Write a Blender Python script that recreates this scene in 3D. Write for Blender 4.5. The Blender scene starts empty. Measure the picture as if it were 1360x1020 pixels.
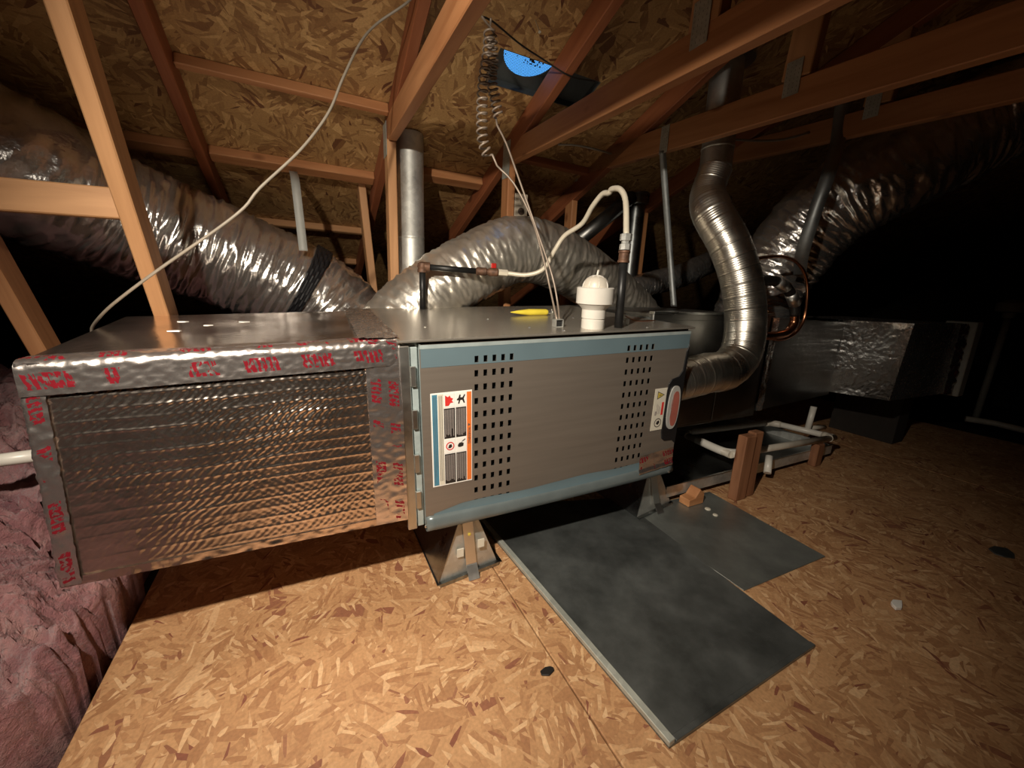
import bpy, bmesh, math, random
from mathutils import Vector, Matrix, Euler, noise

random.seed(7)
SC = bpy.context.scene
COL = SC.collection
PI = math.pi

# ------------------------------------------------------------------ camera
F_PX, CAM_H = 525.0, 0.84
YAW, PITCH, ROLL = map(math.radians, (27.2, 13.2, 2.44))
fw = Vector((math.sin(YAW)*math.cos(PITCH), math.cos(YAW)*math.cos(PITCH), -math.sin(PITCH)))
rt0 = Vector((math.cos(YAW), -math.sin(YAW), 0))
up0 = rt0.cross(fw)
rt = rt0*math.cos(ROLL) + up0*math.sin(ROLL)
up = -rt0*math.sin(ROLL) + up0*math.cos(ROLL)
CAMP = Vector((0, 0, CAM_H))
cam_d = bpy.data.cameras.new('camera')
cam = bpy.data.objects.new('camera', cam_d)
COL.objects.link(cam)
m = Matrix((rt, up, -fw)).transposed().to_4x4()
m.translation = CAMP
cam.matrix_world = m
cam_d.sensor_fit = 'HORIZONTAL'
cam_d.sensor_width = 36.0
cam_d.lens = F_PX*36.0/1360.0
cam_d.clip_start = 0.01
SC.camera = cam

# ------------------------------------------------------------------ world, lamp, exposure
W = bpy.data.worlds.new('sky')
SC.world = W
W.use_nodes = True
bg = W.node_tree.nodes['Background']
bg.inputs[0].default_value = (0.10, 0.42, 1.0, 1)
bg.inputs[1].default_value = 1.3
SC.view_settings.view_transform = 'Standard'
SC.view_settings.look = 'None'
SC.view_settings.gamma = 1.0
SC.view_settings.use_curve_mapping = False
SC.view_settings.exposure = 0.0

LAMP_POS = Vector((-0.42, 0.06, CAM_H + 0.59))
LAMP_AIM = Vector((0.28, 1.10, 0.60))
ld = bpy.data.lights.new('head_lamp', 'SPOT')
ld.energy = 185.0
ld.color = (1.0, 0.89, 0.74)
ld.spot_size = math.radians(101)
ld.spot_blend = 1.0
ld.shadow_soft_size = 0.022
lamp = bpy.data.objects.new('head_lamp', ld)
COL.objects.link(lamp)
lamp.location = LAMP_POS
lamp.rotation_euler = (LAMP_AIM - LAMP_POS).to_track_quat('-Z', 'Y').to_euler()

# ------------------------------------------------------------------ point finding
def ray(x, y):
    return rt*((x-680)/F_PX) + up*((510-y)/F_PX) + fw
def U(x, y, ax, v):
    d = ray(x, y)
    return CAMP + d*((v-CAMP[ax])/d[ax])
def UD(x, y, dep):
    return CAMP + ray(x, y)*dep

# ------------------------------------------------------------------ node helpers
MATS = {}
def newmat(name):
    mt = bpy.data.materials.new(name); mt.use_nodes = True
    nt = mt.node_tree
    return mt, nt, nt.nodes['Principled BSDF']
def N(nt, typ, **kw):
    n = nt.nodes.new(typ)
    for k, v in kw.items():
        if k.startswith('i_'):
            key = k[2:]
            key = int(key) if key.isdigit() else key.replace('_', ' ')
            n.inputs[key].default_value = v
        else: setattr(n, k, v)
    return n
def L(nt, a, b): nt.links.new(a, b)
def ramp(nt, stops, interp='LINEAR'):
    r = nt.nodes.new('ShaderNodeValToRGB'); cr = r.color_ramp; cr.interpolation = interp
    while len(cr.elements) < len(stops): cr.elements.new(0.5)
    for e, (p, c) in zip(cr.elements, stops):
        e.position = p; e.color = (*c, 1) if len(c) == 3 else c
    return r
def coords(nt, kind='Object', scale=(1, 1, 1), rot=(0, 0, 0), rnd=False):
    tc = N(nt, 'ShaderNodeTexCoord')
    src = tc.outputs[kind]
    if rnd:
        oi = N(nt, 'ShaderNodeObjectInfo')
        ad = N(nt, 'ShaderNodeVectorMath', operation='ADD')
        mu = N(nt, 'ShaderNodeMath', operation='MULTIPLY', i_1=37.0)
        L(nt, oi.outputs['Random'], mu.inputs[0]); L(nt, src, ad.inputs[0]); L(nt, mu.outputs[0], ad.inputs[1])
        src = ad.outputs[0]
    mp = N(nt, 'ShaderNodeMapping')
    mp.inputs['Scale'].default_value = scale; mp.inputs['Rotation'].default_value = rot
    L(nt, src, mp.inputs['Vector'])
    return mp.outputs['Vector']
def bump(nt, bs, h, strength=0.3, dist=0.01):
    b = N(nt, 'ShaderNodeBump', i_Strength=strength, i_Distance=dist)
    L(nt, h, b.inputs['Height']); L(nt, b.outputs[0], bs.inputs['Normal'])
    return b

def plain(name, col, rough=0.5, metal=0.0, var=0.12, scale=25.0, bmp=0.0, spec=0.5, trans=0.0):
    mt, nt, bs = newmat(name)
    nz = N(nt, 'ShaderNodeTexNoise', i_Scale=scale, i_Detail=4.0)
    L(nt, coords(nt), nz.inputs['Vector'])
    lo = tuple(c*(1-var) for c in col); hi = tuple(min(1, c*(1+var)) for c in col)
    r = ramp(nt, [(0.3, lo), (0.7, hi)])
    L(nt, nz.outputs[0], r.inputs[0]); L(nt, r.outputs[0], bs.inputs['Base Color'])
    bs.inputs['Roughness'].default_value = rough; bs.inputs['Metallic'].default_value = metal
    bs.inputs['Specular IOR Level'].default_value = spec
    if bmp: bump(nt, bs, nz.outputs[0], bmp, 0.004)
    MATS[name] = mt
    return mt

def osb(name, dark, mid, lite, red, sat=1.0, sc=1.0):
    mt, nt, bs = newmat(name)
    warp = N(nt, 'ShaderNodeTexNoise', i_Scale=6.0*sc, i_Detail=2.0)
    base = coords(nt)
    L(nt, base, warp.inputs['Vector'])
    wm = N(nt, 'ShaderNodeVectorMath', operation='SCALE'); wm.inputs['Scale'].default_value = 0.026/sc
    L(nt, warp.outputs['Color'], wm.inputs[0])
    wa = N(nt, 'ShaderNodeVectorMath', operation='ADD')
    L(nt, base, wa.inputs[0]); L(nt, wm.outputs[0], wa.inputs[1])
    cur = None; hcur = None
    # each layer: patches of strands, every patch turned its own way
    for k, (cell, sx, sy, thr, con) in enumerate([(11, 13, 48, 0, .7), (8, 10, 36, .42, .8), (16, 24, 120, .45, .75), (6, 8, 30, .62, .9), (13, 18, 85, .62, 1.0), (20, 30, 170, .72, 1.1)]):
        mp = N(nt, 'ShaderNodeMapping')
        mp.inputs['Location'].default_value = (k*3.1, k*1.7, 0); mp.inputs['Rotation'].default_value = (0, 0, k*.7)
        L(nt, wa.outputs[0], mp.inputs['Vector'])
        cv = N(nt, 'ShaderNodeTexVoronoi', voronoi_dimensions='2D', i_Scale=cell*sc, i_Randomness=1.0)
        L(nt, mp.outputs[0], cv.inputs['Vector'])
        cs_ = N(nt, 'ShaderNodeSeparateColor'); L(nt, cv.outputs['Color'], cs_.inputs[0])
        an = N(nt, 'ShaderNodeMath', operation='MULTIPLY', i_1=6.283); L(nt, cs_.outputs[0], an.inputs[0])
        vr = N(nt, 'ShaderNodeVectorRotate', rotation_type='Z_AXIS'); L(nt, mp.outputs[0], vr.inputs['Vector']); L(nt, an.outputs[0], vr.inputs['Angle'])
        scn = N(nt, 'ShaderNodeVectorMath', operation='MULTIPLY')
        scn.inputs[1].default_value = (sx*sc, sy*sc, 0)
        L(nt, vr.outputs[0], scn.inputs[0])
        v = N(nt, 'ShaderNodeTexVoronoi', voronoi_dimensions='2D', i_Scale=1.0, i_Randomness=1.0)
        L(nt, scn.outputs[0], v.inputs['Vector'])
        sp = N(nt, 'ShaderNodeSeparateColor'); L(nt, v.outputs['Color'], sp.inputs[0])
        mixc = lambda c_: tuple(max(0, m_+(q_-m_)*con) for q_, m_ in zip(c_, mid))
        r = ramp(nt, [(0.0, mixc(red)), (0.03, mixc(red)), (0.06, mixc(dark)), (0.2, mixc(dark)), (0.5, mid), (0.75, mid), (0.97, mixc(lite))])
        L(nt, sp.outputs[0], r.inputs[0])
        if cur is None:
            cur, hcur = r.outputs[0], sp.outputs[0]
        else:
            gt = N(nt, 'ShaderNodeMath', operation='GREATER_THAN', i_1=thr); L(nt, sp.outputs[1], gt.inputs[0])
            mx = N(nt, 'ShaderNodeMix', data_type='RGBA'); L(nt, gt.outputs[0], mx.inputs[0])
            L(nt, cur, mx.inputs[6]); L(nt, r.outputs[0], mx.inputs[7]); cur = mx.outputs[2]
            mh = N(nt, 'ShaderNodeMix', data_type='FLOAT'); L(nt, gt.outputs[0], mh.inputs[0])
            L(nt, hcur, mh.inputs[2]); L(nt, sp.outputs[2], mh.inputs[3]); hcur = mh.outputs[0]
    # fibre grain and large tone drift
    g = N(nt, 'ShaderNodeTexNoise', i_Scale=150.0, i_Detail=3.0); L(nt, base, g.inputs['Vector'])
    big = N(nt, 'ShaderNodeTexNoise', i_Scale=2.2, i_Detail=3.0); L(nt, base, big.inputs['Vector'])
    rg = ramp(nt, [(0.3, (.84, .84, .84)), (0.7, (1.1, 1.1, 1.1))]); L(nt, g.outputs[0], rg.inputs[0])
    rb = ramp(nt, [(0.3, (.86, .84, .80)), (0.7, (1.1, 1.1, 1.1))]); L(nt, big.outputs[0], rb.inputs[0])
    m1 = N(nt, 'ShaderNodeMix', data_type='RGBA', blend_type='MULTIPLY'); m1.inputs[0].default_value = 1
    L(nt, cur, m1.inputs[6]); L(nt, rg.outputs[0], m1.inputs[7])
    m2 = N(nt, 'ShaderNodeMix', data_type='RGBA', blend_type='MULTIPLY'); m2.inputs[0].default_value = 1
    L(nt, m1.outputs[2], m2.inputs[6]); L(nt, rb.outputs[0], m2.inputs[7])
    L(nt, m2.outputs[2], bs.inputs['Base Color'])
    bs.inputs['Roughness'].default_value = 0.62
    bump(nt, bs, hcur, 0.6, 0.003)
    MATS[name] = mt
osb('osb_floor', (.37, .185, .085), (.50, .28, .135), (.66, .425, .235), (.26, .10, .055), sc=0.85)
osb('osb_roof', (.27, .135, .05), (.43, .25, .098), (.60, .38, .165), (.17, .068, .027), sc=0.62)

def lumber(name, dark, lite, rough=0.6):
    mt, nt, bs = newmat(name)
    vec = coords(nt, 'Object', (2.2, 26, 26), rnd=True)
    nz = N(nt, 'ShaderNodeTexNoise', i_Scale=1.0, i_Detail=5.0, i_Distortion=0.6); L(nt, vec, nz.inputs['Vector'])
    v2 = coords(nt, 'Object', (3, 5, 5), rnd=True)
    kn = N(nt, 'ShaderNodeTexVoronoi', i_Scale=1.1); L(nt, v2, kn.inputs['Vector'])
    r = ramp(nt, [(0.28, dark), (0.5, tuple((a+b)/2 for a, b in zip(dark, lite))), (0.72, lite)])
    L(nt, nz.outputs[0], r.inputs[0])
    kr = ramp(nt, [(0.0, (.35, .28, .24)), (0.09, (.5, .42, .36)), (0.14, (1, 1, 1))]); L(nt, kn.outputs[0], kr.inputs[0])
    mx = N(nt, 'ShaderNodeMix', data_type='RGBA', blend_type='MULTIPLY'); mx.inputs[0].default_value = 1
    L(nt, r.outputs[0], mx.inputs[6]); L(nt, kr.outputs[0], mx.inputs[7])
    L(nt, mx.outputs[2], bs.inputs['Base Color'])
    bs.inputs['Roughness'].default_value = rough
    bump(nt, bs, nz.outputs[0], 0.12, 0.003)
    MATS[name] = mt
lumber('fir', (.32, .125, .045), (.50, .235, .10))
lumber('fir_red', (.22, .062, .022), (.34, .115, .045))
lumber('fir_tan', (.40, .20, .085), (.56, .30, .14))
lumber('old_wood', (.17, .068, .03), (.33, .15, .075))

def foil(name, col=(.78, .76, .74), rough=0.2, nscale=60.0, bstr=0.35, stretch=(1, 1, 1), grime=0.0, metal=1.0):
    mt, nt, bs = newmat(name)
    vec = coords(nt, 'Object', stretch)
    nz = N(nt, 'ShaderNodeTexNoise', i_Scale=nscale, i_Detail=5.0, i_Roughness=0.6); L(nt, vec, nz.inputs['Vector'])
    vo = N(nt, 'ShaderNodeTexVoronoi', i_Scale=nscale*0.55, feature='DISTANCE_TO_EDGE'); L(nt, vec, vo.inputs['Vector'])
    ad = N(nt, 'ShaderNodeMath', operation='MULTIPLY_ADD', i_1=0.5); L(nt, vo.outputs[0], ad.inputs[0]); L(nt, nz.outputs[0], ad.inputs[2])
    bump(nt, bs, ad.outputs[0], bstr, 0.006)
    bs.inputs['Metallic'].default_value = metal
    rr = N(nt, 'ShaderNodeMapRange'); rr.inputs['To Min'].default_value = rough*0.7; rr.inputs['To Max'].default_value = rough*1.5
    L(nt, nz.outputs[0], rr.inputs[0]); L(nt, rr.outputs[0], bs.inputs['Roughness'])
    n2 = N(nt, 'ShaderNodeTexNoise', i_Scale=9.0, i_Detail=3.0); L(nt, vec, n2.inputs['Vector'])
    cr = ramp(nt, [(0.35, tuple(c*(0.8-grime) for c in col)), (0.65, col)]); L(nt, n2.outputs[0], cr.inputs[0])
    L(nt, cr.outputs[0], bs.inputs['Base Color'])
    MATS[name] = mt
foil('foil', rough=0.24, metal=0.93)
foil('foil_duct', (.80, .77, .74), rough=0.20, nscale=38, bstr=0.45, metal=0.90)
foil('foil_smooth', (.84, .79, .70), rough=0.32, nscale=30, bstr=0.25, metal=0.86)
foil('foil_board', (.93, .81, .72), rough=0.18, nscale=90, bstr=0.08, metal=0.985)
foil('bubble_foil', (.62, .61, .60), rough=0.14, nscale=30, bstr=0.5)

def galv(name, col, rough, spangle=0.15, scratch=0.25):
    mt, nt, bs = newmat(name)
    vec = coords(nt)
    vo = N(nt, 'ShaderNodeTexVoronoi', i_Scale=55.0); L(nt, vec, vo.inputs['Vector'])
    nz = N(nt, 'ShaderNodeTexNoise', i_Scale=5.0, i_Detail=6.0, i_Roughness=0.65); L(nt, vec, nz.inputs['Vector'])
    sp = N(nt, 'ShaderNodeSeparateColor'); L(nt, vo.outputs['Color'], sp.inputs[0])
    a = N(nt, 'ShaderNodeMath', operation='MULTIPLY_ADD', i_1=spangle, i_2=1-spangle); L(nt, sp.outputs[0], a.inputs[0])
    r = ramp(nt, [(0.3, tuple(c*(1-scratch) for c in col)), (0.7, col)]); L(nt, nz.outputs[0], r.inputs[0])
    mx = N(nt, 'ShaderNodeMix', data_type='RGBA', blend_type='MULTIPLY'); mx.inputs[0].default_value = 1
    L(nt, r.outputs[0], mx.inputs[6]); L(nt, a.outputs[0], mx.inputs[7])
    L(nt, mx.outputs[2], bs.inputs['Base Color'])
    bs.inputs['Metallic'].default_value = 1.0
    rr = N(nt, 'ShaderNodeMapRange'); rr.inputs['From Min'].default_value = .3; rr.inputs['From Max'].default_value = .7
    rr.inputs['To Min'].default_value = rough*0.75; rr.inputs['To Max'].default_value = rough*1.35
    L(nt, nz.outputs[0], rr.inputs[0]); L(nt, rr.outputs[0], bs.inputs['Roughness'])
    MATS[name] = mt
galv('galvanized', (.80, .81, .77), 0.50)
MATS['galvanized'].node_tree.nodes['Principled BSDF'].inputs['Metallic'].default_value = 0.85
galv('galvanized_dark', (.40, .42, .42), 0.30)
galv('sheet_steel', (.25, .27, .265), 0.40, 0.04, 0.6)
MATS['sheet_steel'].node_tree.nodes['Principled BSDF'].inputs['Metallic'].default_value = 0.75
galv('sheet_grey', (.40, .43, .41), 0.40, 0.05, 0.35)
MATS['sheet_grey'].node_tree.nodes['Principled BSDF'].inputs['Metallic'].default_value = 0.8
galv('flange_steel', (.70, .71, .68), 0.35, 0.05, 0.1)
galv('flex_aluminium', (.78, .74, .66), 0.33, 0.03, 0.12)
galv('strap_steel', (.40, .42, .42), 0.55, 0.1, 0.2)
galv('coil_casing', (.26, .26, .25), 0.38, 0.05, 0.3)
galv('bright_steel', (.85, .85, .82), 0.36, 0.03, 0.1)
galv('gusset', (.58, .60, .54), 0.6, 0.2, 0.2)
MATS['gusset'].node_tree.nodes['Principled BSDF'].inputs['Metallic'].default_value = 0.6

def door_paint():
    mt, nt, bs = newmat('door_paint')
    nz = N(nt, 'ShaderNodeTexNoise', i_Scale=1.0, i_Detail=3.0); L(nt, coords(nt, 'Object', (3, 3, 60)), nz.inputs['Vector'])
    r = ramp(nt, [(0.3, (.235, .20, .168)), (0.7, (.27, .232, .195))]); L(nt, nz.outputs[0], r.inputs[0])
    L(nt, r.outputs[0], bs.inputs['Base Color'])
    bs.inputs['Metallic'].default_value = 0.55; bs.inputs['Roughness'].default_value = 0.42
    MATS['door_paint'] = mt
door_paint()
plain('cabinet_paint', (.48, .445, .39), 0.27, 0.75, 0.06, 8)
plain('blue_film', (.145, .21, .24), 0.28, 0.25, 0.08, 6)
plain('edge_film', (.40, .47, .47), 0.25, 0.3, 0.15, 20)
plain('film_grey', (.15, .18, .185), 0.3, 0.3, 0.12, 14)
plain('black_iron', (.018, .018, .018), 0.42, 0.3, 0.3, 40)
plain('rusty_iron', (.12, .06, .035), 0.6, 0.3, 0.45, 60, 0.2)
plain('black_plastic', (.010, .010, .011), 0.38, 0, 0.1)
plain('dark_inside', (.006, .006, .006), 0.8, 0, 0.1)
plain('white_pvc', (.66, .63, .57), 0.35, 0, 0.04, 30)
plain('grimy_pvc', (.56, .51, .43), 0.42, 0, 0.12, 18)
plain('cream_hose', (.68, .62, .50), 0.38, 0.1, 0.06, 40)
plain('cable_white', (.25, .215, .17), 0.5, 0, 0.08, 30)
plain('cable_black', (.012, .010, .009), 0.5, 0, 0.1)
plain('thermostat_wire', (.30, .24, .19), 0.4, 0.2, 0.15, 60)
plain('copper', (.62, .27, .14), 0.25, 1.0, 0.15, 30)
plain('red_plastic', (.45, .02, .015), 0.4, 0, 0.1)
plain('yellow_film', (.78, .62, .06), 0.4, 0, 0.1)
plain('outlet_plastic', (.42, .36, .28), 0.5, 0, 0.08)
plain('socket_dark', (.05, .03, .02), 0.6, 0, 0.1)
plain('grey_strap', (.34, .35, .33), 0.5, 0, 0.1, 12)
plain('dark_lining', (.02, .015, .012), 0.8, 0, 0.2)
plain('vent_steel', (.10, .115, .12), 0.5, 0.5, 0.25, 12)
plain('panel_grey', (.32, .31, .27), 0.6, 0, 0.1)
plain('label_white', (.78, .76, .72), 0.45, 0, 0.03)
plain('label_cream', (.62, .58, .48), 0.45, 0, 0.05)
plain('label_blue', (.06, .20, .29), 0.45, 0, 0.08)
plain('label_orange', (.72, .17, .03), 0.45, 0, 0.06)
plain('label_black', (.020, .017, .016), 0.45, 0, 0.1)
plain('label_ink', (.10, .085, .075), 0.5, 0, 0.1)
plain('label_text', (.33, .29, .27), 0.5, 0, 0.1)
plain('label_red', (.60, .035, .03), 0.45, 0, 0.08)
plain('label_yellow', (.55, .42, .07), 0.45, 0, 0.08)
plain('badge_pink', (.33, .10, .075), 0.4, 0, 0.12)
plain('badge_silver', (.50, .49, .46), 0.35, 0.3, 0.06)
plain('tie_band', (.012, .012, .014), 0.4, 0, 0.2)

def pink_wool():
    mt, nt, bs = newmat('pink_wool')
    v = coords(nt)
    a = N(nt, 'ShaderNodeTexNoise', i_Scale=10.0, i_Detail=8.0, i_Roughness=0.7, i_Distortion=0.8); L(nt, v, a.inputs['Vector'])
    b = N(nt, 'ShaderNodeTexNoise', i_Scale=70.0, i_Detail=5.0, i_Roughness=0.7, i_Distortion=1.2); L(nt, v, b.inputs['Vector'])
    r = ramp(nt, [(0.3, (.20, .075, .09)), (0.5, (.36, .165, .17)), (0.75, (.52, .30, .28))]); L(nt, a.outputs[0], r.inputs[0])  # shading of the lumps put into the colour: purple-dark to pale pink
    L(nt, r.outputs[0], bs.inputs['Base Color']); bs.inputs['Roughness'].default_value = 0.95
    bs.inputs['Sheen Weight'].default_value = 0.25; bs.inputs['Specular IOR Level'].default_value = 0.05
    ad = N(nt, 'ShaderNodeMath', operation='MULTIPLY_ADD', i_1=0.35); L(nt, b.outputs[0], ad.inputs[0]); L(nt, a.outputs[0], ad.inputs[2])
    bump(nt, bs, ad.outputs[0], 0.9, 0.03)
    MATS['pink_wool'] = mt
pink_wool()

def printed_tape():
    # shiny foil tape with slanted red print; UV: u = metres along, v = 0..1 across
    mt, nt, bs = newmat('printed_tape')
    tc = N(nt, 'ShaderNodeTexCoord'); sp = N(nt, 'ShaderNodeSeparateXYZ'); L(nt, tc.outputs['UV'], sp.inputs[0])
    def M(op, a, b=None, c=None):
        n = N(nt, 'ShaderNodeMath', operation=op)
        for i, q in enumerate((a, b, c)):
            if q is None: continue
            if isinstance(q, (int, float)): n.inputs[i].default_value = q
            else: L(nt, q, n.inputs[i])
        return n.outputs[0]
    u, v = sp.outputs[0], sp.outputs[1]
    us = M('ADD', u, M('MULTIPLY', v, 0.022))
    fr = M('FRACT', M('DIVIDE', us, 0.105))
    blk = M('MULTIPLY', M('GREATER_THAN', fr, 0.12), M('LESS_THAN', fr, 0.72))
    row = M('FRACT', M('MULTIPLY', v, 2.0))
    rows = M('MULTIPLY', M('GREATER_THAN', row, 0.22), M('LESS_THAN', row, 0.80))
    st = M('GREATER_THAN', M('FRACT', M('DIVIDE', us, 0.0105)), 0.36)
    wn = N(nt, 'ShaderNodeTexNoise', i_Scale=1.0, i_Detail=1.0)
    cv = N(nt, 'ShaderNodeCombineXYZ'); L(nt, M('MULTIPLY', us, 190.0), cv.inputs[0]); L(nt, M('MULTIPLY', v, 9.0), cv.inputs[1])
    L(nt, cv.outputs[0], wn.inputs['Vector'])
    msk = M('MULTIPLY', M('MULTIPLY', blk, rows), M('MAXIMUM', M('MULTIPLY', st, M('GREATER_THAN', wn.outputs[0], 0.42)), M('GREATER_THAN', wn.outputs[0], 0.58)))
    wear = N(nt, 'ShaderNodeTexNoise', i_Scale=14.0, i_Detail=2.0); L(nt, tc.outputs['Object'], wear.inputs['Vector'])
    msk = M('MULTIPLY', msk, M('GREATER_THAN', wear.outputs[0], 0.46))
    mx = N(nt, 'ShaderNodeMix', data_type='RGBA'); L(nt, msk, mx.inputs[0])
    mx.inputs[6].default_value = (.90, .82, .78, 1); mx.inputs[7].default_value = (.20, .012, .02, 1)
    L(nt, mx.outputs[2], bs.inputs['Base Color'])
    L(nt, M('SUBTRACT', 0.965, M('MULTIPLY', msk, 0.72)), bs.inputs['Metallic'])
    bs.inputs['Roughness'].default_value = 0.26
    wr = N(nt, 'ShaderNodeTexNoise', i_Scale=30.0, i_Detail=4.0); L(nt, tc.outputs['Object'], wr.inputs['Vector'])
    bump(nt, bs, wr.outputs[0], 0.22, 0.006)
    MATS['printed_tape'] = mt
printed_tape()

# ------------------------------------------------------------------ object helpers
def mesh_obj(name, verts, faces, mat, parent=None, smooth=False, uvs=None):
    me = bpy.data.meshes.new(name)
    me.from_pydata([tuple(v) for v in verts], [], faces)
    if uvs:
        ul = me.uv_layers.new(name='UVMap')
        for lp in me.loops: ul.data[lp.index].uv = uvs[lp.vertex_index]
    if smooth:
        for p in me.polygons: p.use_smooth = True
    me.materials.append(MATS[mat])
    o = bpy.data.objects.new(name, me); COL.objects.link(o)
    if parent: o.parent = parent
    return o
def tag(o, label=None, cat=None, group=None, kind=None):
    if label: o['label'] = label
    if cat: o['category'] = cat
    if group: o['group'] = group
    if kind: o['kind'] = kind
    return o
def thing(name, label, cat, loc=(0, 0, 0), rot=None, group=None):
    o = bpy.data.objects.new(name, None); COL.objects.link(o)
    o.empty_display_size = 0.05
    mt = (rot.to_4x4() if rot else Matrix.Identity(4)); mt.translation = Vector(loc)
    o.matrix_basis = mt
    return tag(o, label, cat, group)
def loc_of(parent, pts, local=False):
    if parent is None or local: return [Vector(p) for p in pts]
    inv = parent.matrix_basis.inverted()
    pp = parent.parent
    if pp: inv = (pp.matrix_basis @ parent.matrix_basis).inverted()
    return [inv @ Vector(p) for p in pts]
def shape(name, verts, faces, mat, parent=None, smooth=False, uvs=None, local=False):
    return mesh_obj(name, loc_of(parent, verts, local), faces, mat, parent, smooth, uvs)

BOXF = [(0, 3, 2, 1), (4, 5, 6, 7), (0, 1, 5, 4), (1, 2, 6, 5), (2, 3, 7, 6), (3, 0, 4, 7)]
def box_verts(a, b):
    x0, y0, z0 = a; x1, y1, z1 = b
    return [(x0, y0, z0), (x1, y0, z0), (x1, y1, z0), (x0, y1, z0), (x0, y0, z1), (x1, y0, z1), (x1, y1, z1), (x0, y1, z1)]
def box(name, a, b, mat, parent=None, bev=0.0, local=False):
    return hexa(name, box_verts(a, b), mat, parent, bev, local)
def hexa(name, vs, mat, parent=None, bev=0.0, local=False):
    o = shape(name, vs, BOXF, mat, parent, local=local)
    if bev:
        bm = bmesh.new(); bm.from_mesh(o.data)
        bmesh.ops.bevel(bm, geom=bm.edges[:], offset=bev, segments=1, affect='EDGES', profile=0.5)
        bm.to_mesh(o.data); bm.free()
    return o
def frame_matrix(p0, p1, upv):
    x = (p1-p0).normalized(); y = upv.cross(x).normalized(); z = x.cross(y)
    mt = Matrix((x, y, z)).transposed().to_4x4(); mt.translation = (p0+p1)/2
    return mt
def beam(name, p0, p1, w, h, mat, parent=None, upv=Vector((0, 0, 1)), bev=0.003):
    """board from p0 to p1: w across, h along upv; its own axes follow the grain"""
    p0, p1 = Vector(p0), Vector(p1)
    ln = (p1-p0).length/2
    o = mesh_obj(name, box_verts((-ln, -w/2, -h/2), (ln, w/2, h/2)), BOXF, mat)
    bm = bmesh.new(); bm.from_mesh(o.data)
    bmesh.ops.bevel(bm, geom=bm.edges[:], offset=bev, segments=1, affect='EDGES', profile=0.5)
    bm.to_mesh(o.data); bm.free()
    mt = frame_matrix(p0, p1, upv)
    if parent:
        o.parent = parent; mt = parent.matrix_basis.inverted() @ mt
    o.matrix_basis = mt
    return o
def catmull(pts, step):
    pts = [Vector(p) for p in pts]
    P = [pts[0]*2-pts[1]] + pts + [pts[-1]*2-pts[-2]]
    out = []
    for i in range(1, len(P)-2):
        a, b, c, d = P[i-1:i+3]
        n = max(1, int((c-b).length/step))
        for k in range(n):
            t = k/n
            out.append(0.5*((2*b)+(c-a)*t+(2*a-5*b+4*c-d)*t*t+(3*b-a-3*c+d)*t**3))
    out.append(pts[-1])
    return out
def sweep(path, rfun, seg, cap=True):
    """tube skin along path; rfun(s, theta, i) is the radius"""
    verts, faces = [], []
    n = len(path); s = 0.0
    t0 = (path[1]-path[0]).normalized()
    nrm = t0.orthogonal().normalized()
    for i, p in enumerate(path):
        t = (path[min(i+1, n-1)]-path[max(i-1, 0)]).normalized()
        nrm = (nrm - t*nrm.dot(t)).normalized(); bn = t.cross(nrm)
        if i: s += (p-path[i-1]).length
        for k in range(seg):
            th = 2*PI*k/seg
            verts.append(p + (nrm*math.cos(th)+bn*math.sin(th))*rfun(s, th, i))
    for i in range(n-1):
        for k in range(seg):
            a = i*seg+k; b = i*seg+(k+1) % seg
            faces.append((a, b, b+seg, a+seg))
    if cap:
        faces.append(tuple(reversed(range(seg)))); faces.append(tuple(range((n-1)*seg, n*seg)))
    return verts, faces
def tube(name, pts, r, mat, parent=None, seg=10, step=0.01, straight=False, local=False):
    path = [Vector(p) for p in pts] if straight else catmull(pts, step)
    v, f = sweep(path, lambda s, t, i: r, seg)
    o = shape(name, v, f, mat, parent, True, local=local)
    for p in o.data.polygons:
        if len(p.vertices) > 4: p.use_smooth = False
    return o
def lathe(name, prof, base, axis, mat, parent=None, seg=28, local=False, smooth=True):
    """prof: list of (radius, height along axis)"""
    axis = Vector(axis).normalized(); base = Vector(base)
    n = axis.orthogonal().normalized(); b = axis.cross(n)
    verts, faces = [], []
    for r, h in prof:
        for k in range(seg):
            th = 2*PI*k/seg
            verts.append(base+axis*h+(n*math.cos(th)+b*math.sin(th))*max(r, 1e-5))
    for i in range(len(prof)-1):
        for k in range(seg):
            a = i*seg+k; c = i*seg+(k+1) % seg
            faces.append((a, c, c+seg, a+seg))
    faces.append(tuple(reversed(range(seg)))); faces.append(tuple(range((len(prof)-1)*seg, len(prof)*seg)))
    o = shape(name, verts, faces, mat, parent, smooth, local=local)
    if smooth:
        try: o.data.set_sharp_from_angle(angle=math.radians(35))
        except Exception: pass
    return o
def prism(name, poly, thick, mat, parent=None, local=False, bev=0.0):
    """poly: ordered 3D points of a flat outline, thick: vector"""
    n = len(poly); t = Vector(thick)
    vs = [Vector(p) for p in poly] + [Vector(p)+t for p in poly]
    fs = [tuple(reversed(range(n))), tuple(range(n, 2*n))] + [(i, (i+1) % n, (i+1) % n+n, i+n) for i in range(n)]
    o = shape(name, vs, fs, mat, parent, local=local)
    bm = bmesh.new(); bm.from_mesh(o.data); bmesh.ops.recalc_face_normals(bm, faces=bm.faces[:])
    if bev: bmesh.ops.bevel(bm, geom=bm.edges[:], offset=bev, segments=1, affect='EDGES', profile=0.5)
    bm.to_mesh(o.data); bm.free()
    return o

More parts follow.
